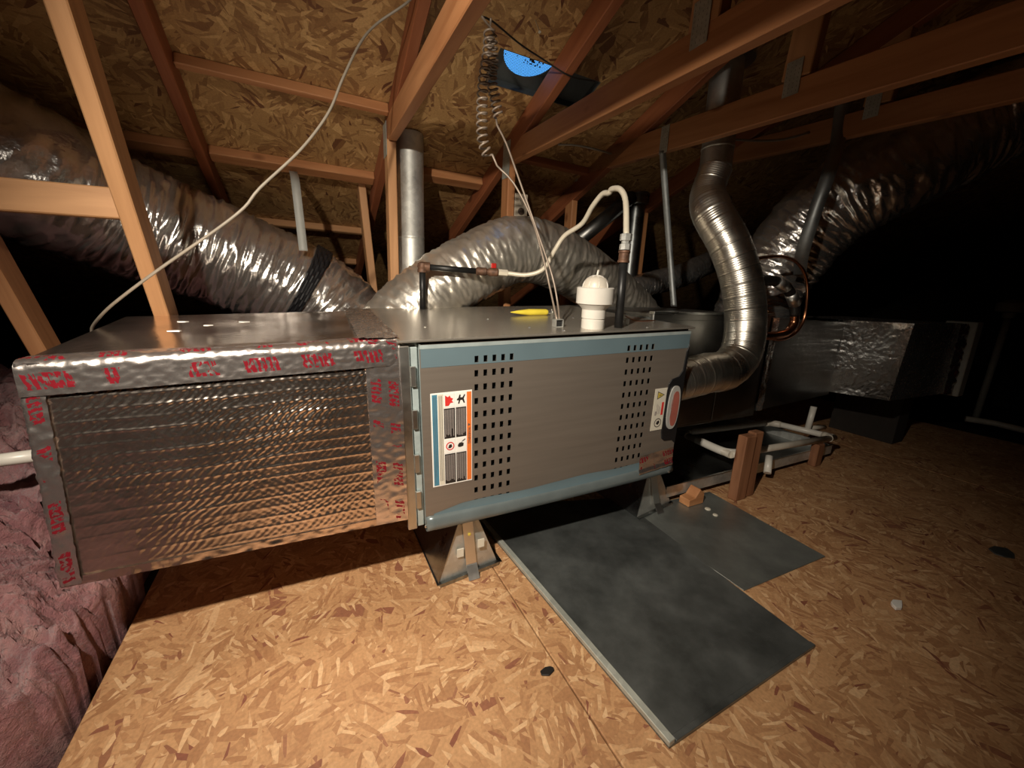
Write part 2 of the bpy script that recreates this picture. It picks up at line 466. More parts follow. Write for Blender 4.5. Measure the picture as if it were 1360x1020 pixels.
# ------------------------------------------------------------------ the setting
TH = math.radians(20.0); Z0 = 1.4 + CAM_H            # roof underside: z = Z0 - tan(TH) y
TT = math.tan(TH)
def roof_z(y): return Z0 - TT*y
def roof_hit(x, y):
    d = ray(x, y)
    return CAMP + d*((Z0-CAM_H)/(d.z + TT*d.y))
XL, XR, YE, YR, YB = -3.6, 6.2, 4.7, -1.5, -5.5
zr = roof_z(YR)
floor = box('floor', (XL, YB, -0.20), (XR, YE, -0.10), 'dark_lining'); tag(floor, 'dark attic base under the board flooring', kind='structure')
PX = [-0.448, 0.458, 2.898, 4.118]
for i in range(3):
    x0, x1 = PX[i]+0.0016, PX[i+1]-0.0016
    p = box('osb_panel', (x0, -1.2, -0.02), (x1, 2.3, 0.0), 'osb_floor', floor, 0.002)
    for k, xx in enumerate((x0+.06, x1-.06)):
        jx = box('joist', (xx-.03, -1.2, -0.10), (xx+.03, 2.3, -0.0205), 'old_wood', floor)
RP = Matrix.Rotation(-TH, 3, 'X')
SLOPE = Vector((0, math.cos(TH), -math.sin(TH)))
UPN = Vector((0, math.sin(TH), math.cos(TH)))
def roof_pt(x, s, h=0.0):                              # s: metres down the slope from y = 0
    return Vector((x, 0, Z0)) + SLOPE*s + UPN*h
def s_of(y): return y/math.cos(TH)
# roof deck: strips around the vent opening, one mesh
VX0, VX1 = 0.675, 1.13
v_a = roof_hit(690, 72); v_b = roof_hit(700, 126)
VS0, VS1 = s_of(v_a.y), s_of(v_b.y)
SE, S0 = s_of(YE), s_of(YR)
def deck(name, rects, th, mat, matrix):
    vs, fs = [], []
    for x0, x1, s0, s1 in rects:
        b = len(vs); vs += box_verts((x0, s0, 0.0), (x1, s1, th)); fs += [tuple(i+b for i in f) for f in BOXF]
    o = mesh_obj(name, vs, fs, mat); o.matrix_basis = matrix
    return tag(o, kind='structure')
mt = RP.to_4x4(); mt.translation = roof_pt(0, 0)
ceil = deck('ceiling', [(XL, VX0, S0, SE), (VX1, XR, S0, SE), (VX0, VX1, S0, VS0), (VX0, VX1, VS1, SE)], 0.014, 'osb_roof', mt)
ceil['label'] = 'sloping oriented strand board roof deck over the trusses'
LB = math.hypot(YB-YR, zr-0.0)
mt2 = Matrix.Rotation(math.atan2(zr, YR-YB), 3, 'X').to_4x4(); mt2.translation = Vector((0, YB, 0))
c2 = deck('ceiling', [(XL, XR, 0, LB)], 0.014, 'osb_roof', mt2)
c2['label'] = 'far roof slope behind the viewer'
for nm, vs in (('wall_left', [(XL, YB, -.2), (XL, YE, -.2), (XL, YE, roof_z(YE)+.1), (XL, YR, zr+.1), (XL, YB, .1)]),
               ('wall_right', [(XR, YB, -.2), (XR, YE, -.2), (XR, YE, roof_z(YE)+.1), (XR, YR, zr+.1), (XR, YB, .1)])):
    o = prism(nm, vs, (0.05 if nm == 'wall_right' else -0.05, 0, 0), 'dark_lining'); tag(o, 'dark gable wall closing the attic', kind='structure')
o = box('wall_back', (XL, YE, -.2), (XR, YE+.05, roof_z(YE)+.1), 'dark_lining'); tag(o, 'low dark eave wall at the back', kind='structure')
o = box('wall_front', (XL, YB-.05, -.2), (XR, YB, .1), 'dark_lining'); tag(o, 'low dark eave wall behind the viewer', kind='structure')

# roof vent above the opening: steel pan with half-round mouths and a wire screen
vm = RP.to_4x4(); vm.translation = roof_pt((VX0+VX1)/2, (VS0+VS1)/2, 0.0)
vent = thing('roof_vent', 'dark steel roof vent with a half-round screened opening to blue sky', 'vent', vm.translation, RP)
hw, hs = (VX1-VX0)/2, (VS1-VS0)/2
zt = 0.030
def half_hole(cx, cy, r, w0, w1, h0, h1, z, n=20):
    """plate w0..w1 x h0..h1 with a half disc cut (flat side up-slope at cy)"""
    arc = [(cx + r*math.cos(PI*k/n), cy + 1.0*r*math.sin(PI*k/n)) for k in range(n+1)]    # from +x to -x, bulging down-slope
    vs, fs = [], []
    def q(a, b, c_, d): 
        i = len(vs); vs.extend([(*a, z), (*b, z), (*c_, z), (*d, z)]); fs.append((i, i+1, i+2, i+3))
    for k in range(n):
        a, b = arc[k], arc[k+1]
        q(a, (a[0], h1), (b[0], h1), b)
    q((cx+r, h0), (w1, h0), (w1, h1), (cx+r, h1)); q((w0, h0), (cx-r, h0), (cx-r, h1), (w0, h1)); q((cx-r, h0), (cx+r, h0), (cx+r, cy), (cx-r, cy))
    return vs, fs
vs, fs = half_hole(-hw+0.135, -hs-0.0, 0.108, -hw, 0.035, -hs, hs, zt)
i = len(vs); vs += [(0.035, -hs, zt), (hw, -hs, zt), (hw, hs, zt), (0.035, hs, zt)]; fs.append((i, i+1, i+2, i+3))
pan = shape('vent_pan', vs, fs, 'vent_steel', vent, local=True)
sm = pan.modifiers.new('thick', 'SOLIDIFY'); sm.thickness = 0.002
for nm, a, b in (('vent_rim', (-hw, -hs, 0.0), (hw, -hs+.003, zt)), ('vent_rim', (-hw, hs-.003, 0.0), (hw, hs, zt)),
                 ('vent_rim', (-hw, -hs, 0.0), (-hw+.003, hs, zt)), ('vent_rim', (hw-.003, -hs, 0.0), (hw, hs, zt))):
    box(nm, a, b, 'vent_steel', vent, local=True)
sv, sf = [], []
for k in range(34):
    x = -hw+.032 + k*.0062; b = len(sv)
    sv += box_verts((x, -hs+.01, zt+.003), (x+.0008, -hs+.112, zt+.0038)); sf += [tuple(i+b for i in f) for f in BOXF]
for k in range(17):
    y = -hs+.012+k*.0062; b = len(sv)
    sv += box_verts((-hw+.03, y, zt+.0038), (-hw+.24, y+.0008, zt+.0046)); sf += [tuple(i+b for i in f) for f in BOXF]
shape('wire_screen', sv, sf, 'cable_black', vent, local=True)
for k in range(26):
    x, y = random.gauss(-hw+.15, .035), -hs+.02+abs(random.gauss(.02, .014))
    r = random.uniform(.0015, .0045)
    if k < 5: x, y, r = -hw+.155+random.gauss(0, .008), -hs+.035+random.gauss(0, .008), .008
    pts = [(x+r*random.uniform(.5, 1.2)*math.cos(a), y+r*random.uniform(.5, 1.2)*math.sin(a), zt+.001) for a in (0, 1.2, 2.4, 3.7, 5)]
    prism('leaf_bit', pts, (0, 0, .0015), 'cable_black', vent, local=True)

# ------------------------------------------------------------------ trusses
W2, H4 = 0.038, 0.089
def zc(z): return z + CAM_H
def yz(X, pts): return [Vector((X, y, z)) for y, z in pts]
def gusset(parent, X, y, z, w, h, ang=0.0, side=-1):
    c = Vector((X + side*(W2/2+.0015), y, z))
    d1 = Vector((0, math.cos(ang), math.sin(ang))); d2 = Vector((0, -math.sin(ang), math.cos(ang)))
    pl = prism('gusset_plate', [c-d1*w/2-d2*h/2, c+d1*w/2-d2*h/2, c+d1*w/2+d2*h/2, c-d1*w/2+d2*h/2], (-0.0012*1, 0, 0), 'gusset', parent)
    vs, fs = [], []
    for a in range(int(w/.012)):
        for b_ in range(int(h/.012)):
            q = c + d1*(-w/2+.008+a*.012) + d2*(-h/2+.008+b_*.012) - Vector((.0013, 0, 0))
            k = len(vs); vs += [q, q+d1*.0012, q+d1*.0012+d2*.005, q+d2*.005]; fs.append((k, k+1, k+2, k+3))
    shape('tooth_slots', vs, fs, 'label_ink', pl if False else parent).name = 'tooth_slot_row'
    return pl
def chord(parent, X, mat, s0=-1.4, s1=4.4):
    a = roof_pt(X, s0, -H4/2-.002); b = roof_pt(X, s1, -H4/2-.002)
    return beam('top_chord', a, b, W2, H4, mat, parent, UPN)
def truss(label, X):
    return thing('roof_truss', label, 'truss', (X, 1.0, 0), group='roof trusses')
tz = truss('dim roof truss at far left, diagonal web behind the foil plenum', -1.0)
chord(tz, -1.0, 'fir_red')
a, b = U(-30, 305, 1, 1.66), U(85, 505, 1, 1.66)
beam('web', a, b, W2, H4, 'fir', tz, Vector((0, 1, 0)))

XA = -0.405
ta = truss('roof truss with the leaning tan web in front of left duct', XA)
chord(ta, -0.365, 'fir_red')
a, b = U(221, 418, 0, XA), U(84, 0, 0, XA)
d = (b-a).normalized()
beam('web', a - d*0.62, b + d*0.24, W2, H4, 'fir_tan', ta, d.cross(Vector((1, 0, 0))).normalized())
qa, qb = U(165, 272, 1, 1.46), U(-40, 256, 1, 1.46)
beam('brace', (XA-W2/2, qa.y, qa.z), (qb.x-.5, qb.y, qb.z-0.012), 0.038, 0.074, 'fir_tan', ta)

XB = 0.36
tb = truss('roof truss with tie beam ending above the bright galvanized flue pipe', XB)
chord(tb, XB, 'fir_red')
beam('tie_beam', (XB, 1.90, zc(.598)+H4/2), (XB, -1.2, zc(.548)+H4/2), W2, H4, 'fir', tb)
beam('post', (XB, 1.955, 0.0), (XB, 1.955, zc(.62)), 0.038, 0.075, 'fir_tan', tb, Vector((0, 1, 0)))
gusset(tb, XB, 1.955, zc(.61), 0.075, 0.13, 0.0)
a, b = U(493, 365, 1, 2.45), U(478, 235, 1, 2.45)
beam('web', a-(b-a)*1.3, b, W2, H4, 'fir_tan', tb, Vector((0, 1, 0)))

XC = 0.91
tcx = truss('roof truss with electrical outlet on its post behind the arched duct', XC)
chord(tcx, XC, 'fir_red')
beam('tie_beam', (XC, 1.90, zc(.592)+H4/2), (XC, -1.2, zc(.485)+H4/2), W2, H4, 'fir', tcx)
beam('post', (XC, 1.90, 0.0), (XC, 1.90, zc(.61)), 0.038, 0.075, 'fir', tcx, Vector((0, 1, 0)))
beam('web', (XC, .812, zc(.64)), (XC, .79, roof_z(.80)-.04), 0.037, H4, 'fir_tan', tcx, Vector((0, 1, 0)))
gusset(tcx, XC, 1.89, zc(.61), 0.075, 0.16, 0.05)
gusset(tcx, XC, .816, zc(.65), 0.05, 0.10, 0.0)

XD = 1.45
td = truss('roof truss with tie beam crossing in front of the right flue pipe', XD)
chord(td, XD, 'fir_red')
beam('tie_beam', (XD, 2.20, zc(.665)+H4/2+.008), (XD, -1.2, zc(.475)+H4/2+.008), W2, H4+.012, 'fir', td)
beam('post', (XD, 2.14, 0.0), (XD, 2.14, zc(.67)), 0.038, 0.075, 'fir', td, Vector((0, 1, 0)))
beam('web', (XD, .905, zc(.70)), (XD, .88, roof_z(.90)-.03), 0.037, H4, 'fir_tan', td, Vector((0, 1, 0)))
gusset(td, XD, 2.12, zc(.69), 0.12, 0.10, 0.1)
gusset(td, XD, 1.43, zc(.67), 0.045, 0.11, 0.0)
gusset(td, XD, .91, zc(.70), 0.05, 0.10, 0.0)

XE = 2.02
te = truss('rightmost roof truss, its tie beam running over the dark flex duct', XE)
chord(te, XE, 'fir_red')
beam('tie_beam', (XE, 2.2, zc(.735)+.04), (XE, -1.2, zc(.555)+.04), W2, H4, 'fir', te)
beam('web', (XE, .93, zc(.76)), (XE, .91, roof_z(.93)-.03), 0.037, H4, 'fir_tan', te, Vector((0, 1, 0)))
beam('post', (XE, 2.14, 0.0), (XE, 2.14, zc(.70)), 0.038, 0.075, 'fir', te, Vector((0, 1, 0)))
gusset(te, XE, .94, zc(.765), 0.05, 0.10, 0.0)

# purlins nailed flat under the deck between the trusses
def purlin(label, x0, x1, px, py, mat, drop=0.04, wide=0.026):
    h = roof_hit(px, py); s = s_of(h.y)
    o = beam('roof_purlin', roof_pt(x0, s, -drop/2-.001), roof_pt(x1, s, -drop/2-.001), wide, drop, mat, None, UPN)
    return tag(o, label, 'beam', 'purlins under the roof deck')
purlin('upper purlin between the left duct truss and the flue truss', -0.345, 0.34, 350, 100, 'fir')
purlin('middle purlin of the three, above the hanging grey strap', -0.98, -0.39, 165, 178, 'fir', .04, .06)
purlin('second purlin from the top, ending left of the flue pipe', -0.345, 0.34, 340, 207, 'fir', .04, .06)
purlin('third purlin, low behind the hanging grey strap', -0.345, 0.34, 390, 294, 'fir_tan')
purlin('lowest purlin just above the left flex duct', -0.345, 0.34, 440, 342, 'fir_tan')
purlin('short purlin right of the bright flue pipe', 0.38, 0.89, 600, 232, 'fir', .045, .06)
purlin('dim purlin between the roof vent truss and the next one', 0.93, 1.43, 740, 215, 'fir_red')

# ------------------------------------------------------------------ furnace
RX, RY, RZ = map(math.radians, (2.462, -2.02, -2.033))
FROT = (Matrix.Rotation(RZ, 3, 'Z') @ Matrix.Rotation(RY, 3, 'Y') @ Matrix.Rotation(RX, 3, 'X'))
FO = Vector((0.242, 0.94, 0.213))
FL_, FH, FD = 0.88, 0.506, 0.75
fur = thing('furnace', 'grey horizontal furnace cabinet with two louvre slot grids and warning label', 'furnace', FO, FROT)
def FP(u, v, w): return FO + FROT @ Vector((u, v, w))
box('cabinet', (-0.045, 0.022, 0.006), (FL_+.012, FD, FH-.004), 'cabinet_paint', fur, 0.003, local=True)
box('interior_shade', (0.01, 0.014, 0.01), (FL_-.01, 0.021, FH-.02), 'dark_inside', fur, local=True)  # near-black plate stands in for the shaded interior behind the slots
box('top_panel', (-0.05, -0.002, FH-.0035), (FL_+.014, FD+.002, FH+.002), 'cabinet_paint', fur, 0.0012, local=True)
# door sheet with the slots cut out
def grid_breaks(cs, half, lo, hi):
    b = [lo]
    for c_ in cs: b += [c_-half, c_+half]
    return b + [hi]
ucs = [0.142+0.0243*k for k in range(5)] + [0.628+0.0238*k for k in range(5)]
wcs = [0.043+0.03725*k for k in range(12)]
ub = grid_breaks(ucs, 0.0052, 0.0, FL_); wb = grid_breaks(wcs, 0.0085, 0.0, FH-.010)
vs = [(u, 0.0, w) for w in wb for u in ub]; nu = len(ub); fs = []
for j in range(len(wb)-1):
    for i in range(nu-1):
        if i % 2 == 1 and j % 2 == 1: continue
        fs.append((j*nu+i, j*nu+i+1, (j+1)*nu+i+1, (j+1)*nu+i))
door = shape('door', vs, fs, 'door_paint', fur, local=True)
so = door.modifiers.new('thick', 'SOLIDIFY'); so.thickness = 0.0015; so.offset = -1
box('door_edge', (0.0, 0.0018, 0.0), (0.004, 0.022, FH-.010), 'edge_film', fur, local=True)
box('door_edge', (FL_-.004, 0.0018, 0.0), (FL_, 0.022, FH-.010), 'black_plastic', fur, local=True)
# rolled lower lip
lipv, lipf = [], []
prof = [(0.0, 0.030), (-0.006, 0.020), (-0.011, 0.006), (-0.010, -0.006), (-0.002, -0.012), (0.012, -0.012)]
NS = 40
for i in range(NS+1):
    u = FL_*i/NS
    for v, w in prof: lipv.append((u, v, w - 0.010*math.sin(PI*i/NS)*0.4))
for i in range(NS):
    for k in range(len(prof)-1):
        a = i*len(prof)+k; lipf.append((a, a+len(prof), a+len(prof)+1, a+1))
lip = shape('lower_lip', lipv, lipf, 'film_grey', fur, True, local=True)
lip.modifiers.new('thick', 'SOLIDIFY').thickness = 0.002
# protective film: sheets cut with the same slots, 0.4 mm proud
def film(name, u0, u1, w0, w1, mat, v=-0.0006):
    uu = [u0]+[x for x in ub if u0 < x < u1]+[u1]; ww = [w0]+[x for x in wb if w0 < x < w1]+[w1]
    vs = [(a, v, b) for b in ww for a in uu]; fs = []; n = len(uu)
    for j in range(len(ww)-1):
        for i in range(n-1):
            cu, cw = (uu[i]+uu[i+1])/2, (ww[j]+ww[j+1])/2
            if any(abs(cu-c_) < .0052 for c_ in ucs) and any(abs(cw-c_) < .0085 for c_ in wcs): continue
            fs.append((j*n+i, j*n+i+1, (j+1)*n+i+1, (j+1)*n+i))
    return shape(name, vs, fs, mat, fur, local=True)
film('upper_film', 0.002, FL_-.002, FH-.066, FH-.0105, 'blue_film')
film('upper_fold', 0.0, FL_-.002, FH-.020, FH-.0105, 'edge_film', -0.0011)
# lower film follows the lip, with a wavy top edge
fv, ff = [], []
for i in range(61):
    u = 0.022+(FL_-.03)*i/60
    top = 0.050+.012*noise.noise(Vector((u*5, 3, 1)))-.018*max(0, 0.1-u)/.1
    for v, w in ((-0.0008, top), (-0.0012, .031), (-0.0072, .019), (-0.0125, .004), (-0.0115, -.008), (-0.003, -.0145)):
        fv.append((u, v, w - 0.010*math.sin(PI*u/FL_)*0.4 if w < .03 else w))
for i in range(60):
    for k in range(5):
        a = i*6+k; ff.append((a, a+6, a+7, a+1))
shape('lower_film', fv, ff, 'blue_film', fur, True, local=True)
box('side_flange', (-0.046, 0.004, -0.002), (-0.022, 0.0225, FH-.012), 'flange_steel', fur, 0.002, local=True)
box('side_flange', (-0.020, 0.010, 0.0), (-0.003, 0.0225, FH-.016), 'edge_film', fur, 0.002, local=True)
for w in (0.06, 0.165, 0.285, 0.395):
    box('flange_tab', (-0.022, 0.0005, w), (-0.010, 0.008, w+.05), 'flange_steel', fur, 0.001, local=True)
# warning label
lb = box('warning_label', (0.022, -0.0016, 0.115), (0.130, -0.0007, 0.374), 'label_white', fur, 0.0004, local=True)
def lab(name, u0, w0, u1, w1, mat, v=-0.0021):
    o = box(name, (u0, v, w0), (u1, -0.0015, w1), mat, None, local=True); o.parent = lb; return o
lab('blue_stripe', .0255, .119, .0385, .370, 'label_blue')
lab('cream_stripe', .040, .119, .0535, .370, 'label_cream')
lab('orange_stripe', .1155, .119, .1275, .370, 'label_orange')
for (u0, u1) in ((.055, .0835), (.086, .1135)):
    for (w0, w1, t0, t1) in ((.249, .331, .334, .370), (.119, .205, .208, .246)):
        lab('text_block', u0, w0, u1, w1, 'label_black')
        lab('pictogram_field', u0, t0, u1, t1, 'label_white', -0.0020)
        for k in range(7):
            uu = u0+.0022+k*.0036
            lab('text_line', uu, w0+random.uniform(.004, .03 if k > 4 else .012), uu+.0014, w1-.003, 'label_text', -0.0024)
for k in range(3): lab('text_line', .0425+k*.0035, .130, .0436+k*.0035, .366, 'label_ink', -0.0024)
for k in range(3): lab('text_line', .0285+k*.0032, .125+.02*k, .0292+k*.0032, .365, 'label_ink', -0.0023)
def flat(name, pts, mat, par, v=-0.0026, th=0.0004):
    o = prism(name, [(u, v, w) for u, w in pts], (0, th, 0), mat, None, local=True); o.parent = par; return o
# flame, falling figure, no-fire ring, burning match (all turned on their side as printed)
flat('flame_mark', [(.0585, .338), (.0585, .366), (.066, .361), (.0705, .365), (.073, .359), (.079, .356), (.0755, .351), (.080, .346), (.072, .345), (.067, .338)], 'label_red', lb)
flat('figure_mark', [(.089, .353), (.093, .356), (.096, .365), (.099, .364), (.098, .357), (.104, .357), (.109, .365), (.111, .363), (.107, .354), (.110, .342), (.107, .341), (.103, .350), (.098, .350), (.095, .340), (.092, .341), (.094, .350), (.089, .350)], 'label_black', lb)
def ring(name, cu, cw, r0, r1, mat, par, v=-0.0026, n=20):
    vs, fs = [], []
    for k in range(n):
        a = 2*PI*k/n
        vs += [(cu+r0*math.cos(a), v, cw+r0*1.05*math.sin(a)), (cu+r1*math.cos(a), v, cw+r1*1.05*math.sin(a))]
    for k in range(n):
        a, b = 2*k, 2*((k+1) % n); fs.append((a, a+1, b+1, b))
    o = shape(name, vs, fs, mat, None, local=True); o.parent = par; return o
ring('prohibition_ring', .0695, .227, .0085, .0112, 'label_red', lb)
flat('flame_mark', [(.064, .222), (.067, .231), (.073, .232), (.075, .225), (.070, .221)], 'label_black', lb)
flat('hand_mark', [(.090, .226), (.094, .232), (.101, .233), (.106, .230), (.105, .222), (.097, .220), (.091, .221)], 'label_black', lb)
flat('hand_mark', [(.100, .234), (.104, .238), (.110, .242), (.111, .240), (.105, .236)], 'label_black', lb)
flat('alert_triangle', [(.1185, .276), (.1185, .284), (.1245, .280)], 'label_ink', lb)
def text(name, body, size, loc, rotm, mat, par):
    cu = bpy.data.curves.new(name, 'FONT'); cu.body = body; cu.size = size; cu.extrude = 0.0002
    tmp = bpy.data.objects.new(name, cu); COL.objects.link(tmp)
    dg = bpy.context.evaluated_depsgraph_get()
    me = bpy.data.meshes.new_from_object(tmp.evaluated_get(dg))
    bpy.data.objects.remove(tmp)
    o = bpy.data.objects.new(name, me); COL.objects.link(o); me.materials.clear(); me.materials.append(MATS[mat])
    o.parent = par; mm = rotm.to_4x4(); mm.translation = Vector(loc); o.matrix_basis = mm
    return o
# reads downward: x -> -w, y -> +u, face -> -v
RT = Matrix(((0, 1, 0), (0, 0, -1), (-1, 0, 0)))
text('warning_text', 'WARNING', 0.0095, (.1185, -0.0024, .272), RT, 'label_ink', lb)
# small safety label
lb2 = box('safety_label', (0.757, -0.0016, 0.163), (0.814, -0.0007, 0.311), 'label_cream', fur, 0.0004, local=True)
flat('alert_triangle', [(.769, .274), (.769, .302), (.800, .288)], 'label_ink', lb2, -0.0022)
flat('alert_triangle', [(.7715, .278), (.7715, .298), (.794, .288)], 'label_yellow', lb2, -0.0027)
flat('exclamation', [(.7765, .2865), (.7765, .2895), (.7865, .2885), (.7865, .2875)], 'label_ink', lb2, -0.0031)
flat('red_bar', [(.793, .217), (.802, .217), (.802, .262), (.793, .262)], 'label_red', lb2, -0.0022)
for k in range(4): flat('text_line', [(.772+k*.0045, .222), (.7735+k*.0045, .222), (.7735+k*.0045, .258-.004*k), (.772+k*.0045, .258-.004*k)], 'label_text', lb2, -0.0022)
flat('grey_square', [(.766, .218), (.774, .218), (.774, .232), (.766, .232)], 'label_text', lb2, -0.0022)
ring('prohibition_ring', .785, .190, .0125, .0155, 'label_ink', lb2, -0.0022)
flat('flame_mark', [(.778, .187), (.782, .196), (.790, .198), (.793, .190), (.786, .182)], 'label_black', lb2, -0.0022)
# black grip plate with the curved cut and oval badge
gp = [(FL_-.001, .455), (FL_-.010, .43), (FL_-.014, .365), (FL_-.030, .345), (.822, .338), (.812, .325), (.808, .30), (.808, .15), (.813, .128), (.826, .118), (FL_-.02, .116), (FL_-.001, .100)]
grip = prism('grip_plate', [(u, -0.004, w) for u, w in gp], (0, 0.004, 0), 'black_plastic', fur, local=True, bev=0.001)
def oval(name, cu, cw, ru, rw, mat, par, v, th, n=36, pw=2.6):
    pts = []
    for k in range(n):
        a = 2*PI*k/n; ca, sa = math.cos(a), math.sin(a)
        pts.append((cu+ru*math.copysign(abs(ca)**(2/pw), ca), cw+rw*math.copysign(abs(sa)**(2/pw), sa)))
    return flat(name, pts, mat, par, v, th)
bd = oval('badge', .843, .238, .0255, .077, 'badge_silver', fur, -0.008, .0042)
oval('badge_face', .8475, .234, .0165, .062, 'badge_pink', bd, -0.0086, .0007)
flat('badge_wave', [(.832, .305), (.8335, .300), (.836, .26), (.833, .215), (.826, .185), (.8245, .188), (.830, .216), (.8325, .26)], 'label_text', bd, -0.0086, .0006)
# foil tape patch at the lower right corner
def tape_strip(name, P, rows, cols, mat, parent, wr=0.0, uv=None, seed=0, offn=None, local=True):
    """P(a,b) -> point, a,b in 0..1; crinkled along offn"""
    vs, fs, uvs = [], [], []
    for j in range(rows+1):
        for i in range(cols+1):
            a, b = i/cols, j/rows
            p = Vector(P(a, b))
            n = noise.noise(Vector((a*cols*.35, b*rows*.35, seed)))+.6*noise.noise(Vector((a*cols*.9, b*rows*.9, seed+5)))
            vs.append(p+Vector(offn)*wr*(0.6+n)); uvs.append((a*uv[0], b*uv[1]) if uv else (a, b))
    for j in range(rows):
        for i in range(cols):
            k = j*(cols+1)+i; fs.append((k, k+1, k+cols+2, k+cols+1))
    return shape(name, vs, fs, mat, parent, True, uvs, local)
tape_strip('tape_patch', lambda a, b: (.722+.15*a, -.0125 if b < .2 else -.0095+.003*b, .012+.066*b+.012*a), 10, 20, 'printed_tape', fur, .0015, (.15, 1), 3, (0, -1, 0))
for (u, w) in ((.86, -.003), (.012, .002)):
    lathe('screw', [(0.0045, 0), (0.0045, .002), (.002, .003)], (u-.012 if u < .5 else u, -.013 if u > .5 else .0, w), (0, -1, 0), 'bright_steel', fur, 8, local=True)
for (u, v) in ((.06, .2), (.30, .33), (.35, .12), (.62, .30), (.72, .03), (.42, .04)):
    lathe('top_screw', [(0.0045, 0), (0.0045, .002), (.002, .0035)], (u, v, FH+.001), (0, 0, 1), 'bright_steel', fur, 8, local=True)

# ------------------------------------------------------------------ foil plenum left of the furnace
pl = thing('duct_plenum', 'foil-faced duct board plenum with red printed tape, left of the furnace', 'duct box', (-.13, 1.26, .26))
q = {'ftl': U(21, 482, 1, .94), 'fbl': U(82, 778, 1, .94), 'fbr': U(540, 688, 1, .94), 'ftr': U(528, 452, 1, .94)}
q['btl'] = Vector((-.492, 1.59, zc(-.122))); q['btr'] = Vector((.2, 1.62, zc(-.094)))
q['bbl'] = Vector((-.47, 1.59, zc(-.575))); q['bbr'] = Vector((.2, 1.62, zc(-.58)))
def bil(a, b, c_, d, s, t): return (a*(1-s)+b*s)*(1-t)+(d*(1-s)+c_*s)*t
def foil_face(name, A, B, C_, D, nrm, nx, ny, amp, lines, wob, seed, mat='foil_board'):
    vs, fs = [], []
    lx = (B-A).length; ly = (D-A).length
    for j in range(ny+1):
        for i in range(nx+1):
            s, t = i/nx, j/ny
            p = bil(A, B, C_, D, s, t)
            X, Y = s*lx, t*ly
            edge = min(1, min(s, 1-s)*12, min(t, 1-t)*12)
            h = wob*noise.noise(Vector((X*5, Y*5, seed)))
            if lines:
                # scrim: long slightly wavy ridges, slanted cross wrinkles between them
                yy = Y + .0035*noise.noise(Vector((X*9, Y*3, seed+2))) + .006*noise.noise(Vector((X*2.3, 0, seed+4)))
                f = (yy/lines) % 1.0; dd = min(f, 1-f)*lines
                k = math.floor(yy/lines+.5)
                lum = .55+.6*noise.noise(Vector((X*4, k*1.7, seed+7)))
                h += amp*lum*math.exp(-(dd/.0022)**2)*(1.1+1.3*t)
                w1 = math.sin(2*PI*(X*.78-Y*1.0*(1 if k % 2 else .6))/.0125 + 3*noise.noise(Vector((X*16, Y*16, seed))))
                h += amp*.85*w1*(.30+.70*max(0, noise.noise(Vector((X*7, Y*9, seed+11)))*1.6+.35))*(.45+.75*t)
            if lines: h += amp*.45*math.sin(2*PI*(X*.9+Y*1.1)/.0165+2*noise.noise(Vector((X*11, Y*11, seed+30))))*max(0, .2+1.3*noise.noise(Vector((X*5, Y*5, seed+33)))+.5*(s-.4))
            h += amp*.7*noise.noise(Vector((X*60, Y*60, seed+20)))
            vs.append(p+nrm*h*edge)
    for j in range(ny):
        for i in range(nx):
            k = j*(nx+1)+i; fs.append((k, k+1, k+nx+2, k+nx+1))
    return shape(name, vs, fs, mat, pl, True)
foil_face('front_panel', q['fbl'], q['fbr'], q['ftr'], q['ftl'], Vector((0, -1, 0)), 330, 220, .00085, .0225, .003, 1)
foil_face('top_panel', q['ftl'], q['ftr'], q['btr'], q['btl'], Vector((0, 0, 1)), 150, 150, .00035, .0, .005, 9)
shape('back_panel', [q['bbl'], q['bbr'], q['btr'], q['btl']], [(0, 1, 2, 3)], 'foil_board', pl)
shape('end_panel', [q['fbl'], q['ftl'], q['btl'], q['bbl']], [(0, 1, 2, 3)], 'foil_board', pl)
shape('bottom_panel', [q['fbl'], q['bbl'], q['bbr'], q['fbr']], [(0, 1, 2, 3)], 'foil_board', pl)
shape('collar', [q['fbr'], q['bbr'], q['btr'], q['ftr']], [(0, 1, 2, 3)], 'flange_steel', pl)
def top_tape(a, b):
    e = q['ftl']*(1-a)+q['ftr']*a
    if b < .45: return e + Vector((0, -.007, -.013-(.45-b)*.100))
    if b < .72:
        k = (b-.45)/.27*PI/2
        return e + Vector((0, .012-.019*math.cos(k), -.013+.0175*math.sin(k)))
    return e + Vector((0, .012+(b-.72)*.10, .0045+.002*math.sin(a*9)))
tape_strip('edge_tape', lambda a, b: top_tape(-.004+1.004*a, b), 30, 160, 'printed_tape', pl, .0016, (.63, 1), 4, (0, -.8, .6), local=False)
def right_tape(a, b):
    e = q['fbr']*(1-a)+q['ftr']*a
    return e + Vector((-.078*(1-b)+.003, -.004-.003*b, 0))
tape_strip('corner_tape', right_tape, 14, 100, 'printed_tape', pl, .0016, (.47, 1), 8, (0, -1, 0), local=False)
def right_top(a, b):
    e = q['ftr']*(1-a)+q['btr']*a
    return e + Vector((-.09*(1-b)+.004, 0, .004))
tape_strip('seam_tape', right_top, 14, 70, 'foil', pl, .004, None, 18, (0, 0, 1), local=False)
def left_tape(a, b):
    e = q['fbl']*(1-a)+q['ftl']*a
    if b > .5: return e + Vector((-.004, (b-.5)*.09, 0))
    return e + Vector(((.5-b)*.060, -.004, 0))
tape_strip('corner_tape', left_tape, 14, 90, 'printed_tape', pl, .0030, (.43, 1), 12, (-.4, -.9, 0), local=False)
def bottom_fold(a, b):
    e = q['fbl']*(1-a)+q['fbr']*a
    return e + Vector((0, -.002+.0, .018*b-.003))
tape_strip('bottom_fold', bottom_fold, 5, 120, 'foil_board', pl, .0018, None, 22, (0, -1, 0), local=False)
